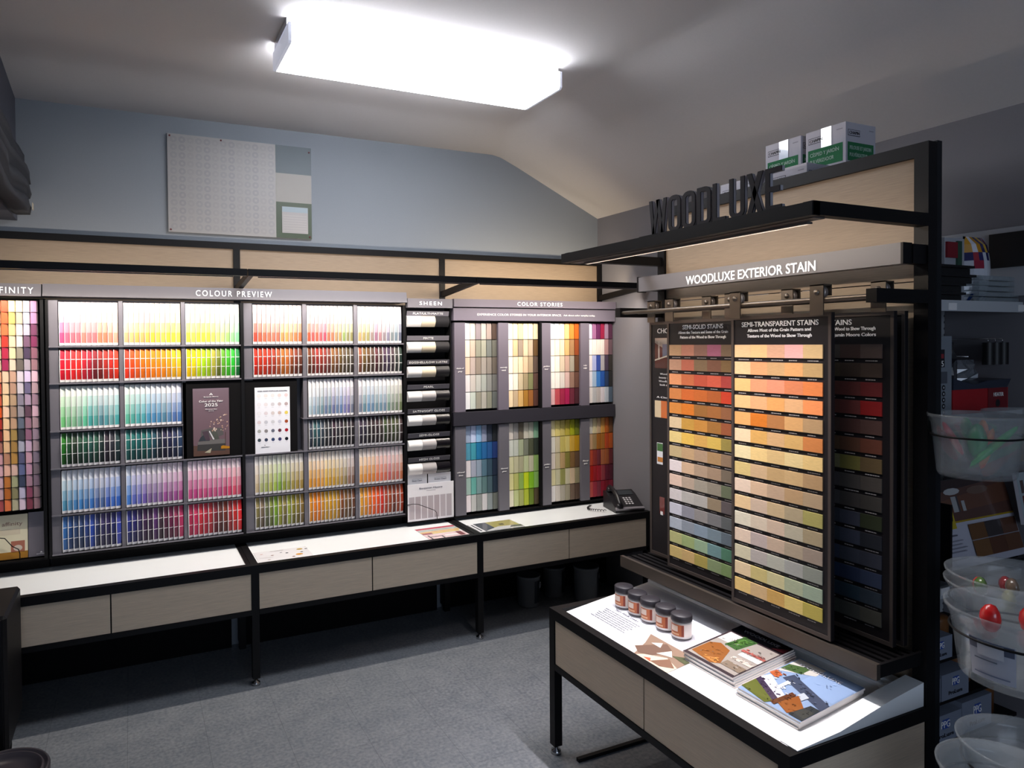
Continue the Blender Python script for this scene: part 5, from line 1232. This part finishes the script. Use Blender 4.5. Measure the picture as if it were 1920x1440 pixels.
# ------------------------------------------------------------------ clear tubs in wire rings
rk = thing('wire_rack', 'black wire rack of rings that hold the clear tubs', 'rack', (2.30, -3.1, 0))
def profile(r, h): return [(0, .004), (r * .80, .004), (r * .84, .012), (r * .97, h * .86), (r * 1.0, h * .87), (r * 1.0, h * .93), (r * 1.05, h * .95), (r * 1.06, h), (r * 1.03, h), (r * 1.01, h * .955), (r * .955, h * .93), (r * .93, h * .86), (r * .81, .02), (0, .012)]
RP = Vector((2.25, -3.2, 0))
def tub(label, px, py, depth, r, h, ring=True, group='clear plastic tubs'):
    c = ptd(px, py, depth); t = thing('plastic_tub', label, 'tub', (c.x, c.y, c.z - h), group)
    o = MB().lathe(profile(r, h), (c.x, c.y, c.z - h), 44).build('tub', TUB, t)
    if ring:
        z = c.z - h * .34; rr = r * .972
        pts = [(c.x + rr * math.cos(6.2832 * i / 40), c.y + rr * math.sin(6.2832 * i / 40), z) for i in range(40)]
        mb = MB().tube(pts, .0028, 6, True)
        d = (RP - Vector((c.x, c.y, 0))); d.z = 0; dn = d.normalized()
        mb.tube([Vector((c.x, c.y, z)) + dn * rr, Vector((c.x, c.y, z)) + dn * (d.length)], .0028, 6)
        mb.build('ring', BLACK, rk)
    return t, c
MB().cyl(RP, RP + Vector((0, 0, 1.6)), .012, 12).lathe([(0, 0), (.16, 0), (.16, .01), (0, .014)], RP, 24).build('post', BLACK, rk)
t1, c1 = tub('upper clear tub with green and orange pens, hanging beside the black upright', 1831, 776, 1.90, .107, .175)
t1b, c1b = tub('clear tub at the right edge behind the pen tub', 1952, 772, 2.05, .135, .17)
t2a, c2 = tub('upper of two nested clear tubs of small bright packets', 1912, 1078, 1.78, .150, .15, ring=False)
t2b, c2b = tub('lower of two nested clear tubs of small bright packets', 1912, 1098, 1.78, .152, .15)
t3, c3 = tub('large clear tub of red items with a white label on its front', 1915, 1142, 1.56, .136, .165)
t4, c4 = tub('low empty clear tub near the bottom right corner', 1935, 1400, 1.66, .142, .16)
t5, c5 = tub('lowest clear tub cut by the bottom picture edge', 1892, 1448, 1.56, .13, .16)
# label on the big tub
to = (CAM - c3); to.z = 0; a0 = math.atan2(to.y, to.x)
mb = MB(); n = 8
def lab(t_, c, r, h, a_mid, half, z0, z1, colr, off, mb):
    P = []
    for z in (z0, z1):
        k = (z) / h; rr = r * (.84 + .13 * k) + off
        for i in range(n + 1):
            a = a_mid + half * (2 * i / n - 1); P.append((c.x + rr * math.cos(a), c.y + rr * math.sin(a), c.z - h + z))
    mb.add(P, [(i, i + 1, n + 2 + i, n + 1 + i) for i in range(n)], colr, True)
lab(t3, c3, .136, .165, a0 - .42, .36, .028, .115, 'b0b4c0', .002, mb); lab(t3, c3, .136, .165, a0 - .42, .34, .092, .114, '4c5468', .003, mb); lab(t3, c3, .136, .165, a0 - .42, .2, .080, .112, 'c0c4cc', .004, mb); lab(t3, c3, .136, .165, a0 - .5, .18, .070, .073, '606878', .004, mb); lab(t3, c3, .136, .165, a0 - .42, .28, .038, .041, '707890', .004, mb)
mb.build('paper_label', PRINT, t3, 'white paper label')
# contents
def blob(name, label, cat, c, dims, colr, rough=.3, axis=(0, 0, 1), group=None):
    z = Vector(axis).normalized(); x = z.orthogonal().normalized(); y = z.cross(x); P = []; fs = []; n, m = 10, 6
    for j in range(m + 1):
        ph_ = math.pi * j / m
        for i in range(n):
            th = 6.2832 * i / n; q_ = 1 + .08 * math.sin(3 * th + j)
            P.append(c + x * dims[0] * math.sin(ph_) * math.cos(th) * q_ + y * dims[1] * math.sin(ph_) * math.sin(th) * q_ - z * dims[2] * math.cos(ph_))
    for j in range(m):
        for i in range(n): fs.append((j * n + i, j * n + (i + 1) % n, (j + 1) * n + (i + 1) % n, (j + 1) * n + i))
    o = MB().add(P, fs, smooth=True).build(name, mat('plastic_' + colr, colr, rough, coat=.5)); tag(o, label, cat, group)
rt = CR.copy(); rt.z = 0; rt.normalize(); upv = Vector((0, 0, 1))
def inn(c, a, z, d=0): return c + rt * a + upv * z + Vector((CF.x, CF.y, 0)) * d
blob('bubble_bottle', 'green capped bottle in the middle of the upper tub', 'bottle', inn(c1, -.005, -.075, -.01), (.024, .024, .05), '2c8c50')
blob('pen', 'bright green pen slanting across the upper tub', 'pen', inn(c1, .025, -.085, -.03), (.011, .011, .085), '30b858', axis=rt * .75 + upv * .62)
blob('scraper', 'orange plastic tool standing in the upper tub', 'tool', inn(c1, .045, -.10, .02), (.016, .012, .06), 'e06028', axis=upv + rt * .3)
blob('packet', 'pink red packet leaning at the left of the upper tub', 'packet', inn(c1, -.05, -.07, .02), (.018, .01, .055), 'c83858', axis=upv - rt * .6)
blob('packet', 'green foil packet at the back of the upper tub', 'packet', inn(c1, .01, -.045, .05), (.03, .012, .03), '38a068')
blob('packet', 'orange foil packet at the back right of the upper tub', 'packet', inn(c1, .05, -.05, .04), (.02, .012, .03), 'd88040')
blob('red_bottle', 'red rounded item standing up in the large tub', 'bottle', inn(c3, -.085, -.012, -.02), (.02, .02, .032), 'c81818')
blob('red_bottle', 'red rounded item at the right edge of the large tub', 'bottle', inn(c3, .004, -.02, -.02), (.022, .02, .034), 'c01c1c')
random.seed(11)
for i in range(9):
    cc = ['506c38', 'b84038', 'c0b860', '6c5c50', '8c3c40', '50443c', '9ca050', 'a8a8b0', '387048'][i]
    nm = ['olive', 'red', 'pale yellow', 'taupe', 'maroon', 'dark brown', 'light olive', 'silver', 'dark green'][i]
    blob('packet', '%s wrapped packet in the nested tubs' % nm, 'packet', inn(c2, -.10 + .024 * i, -.028 - .012 * (i % 3), .04 * math.sin(i * 2)), (.022, .014, .024), cc, .15, group='packets in the nested tubs')
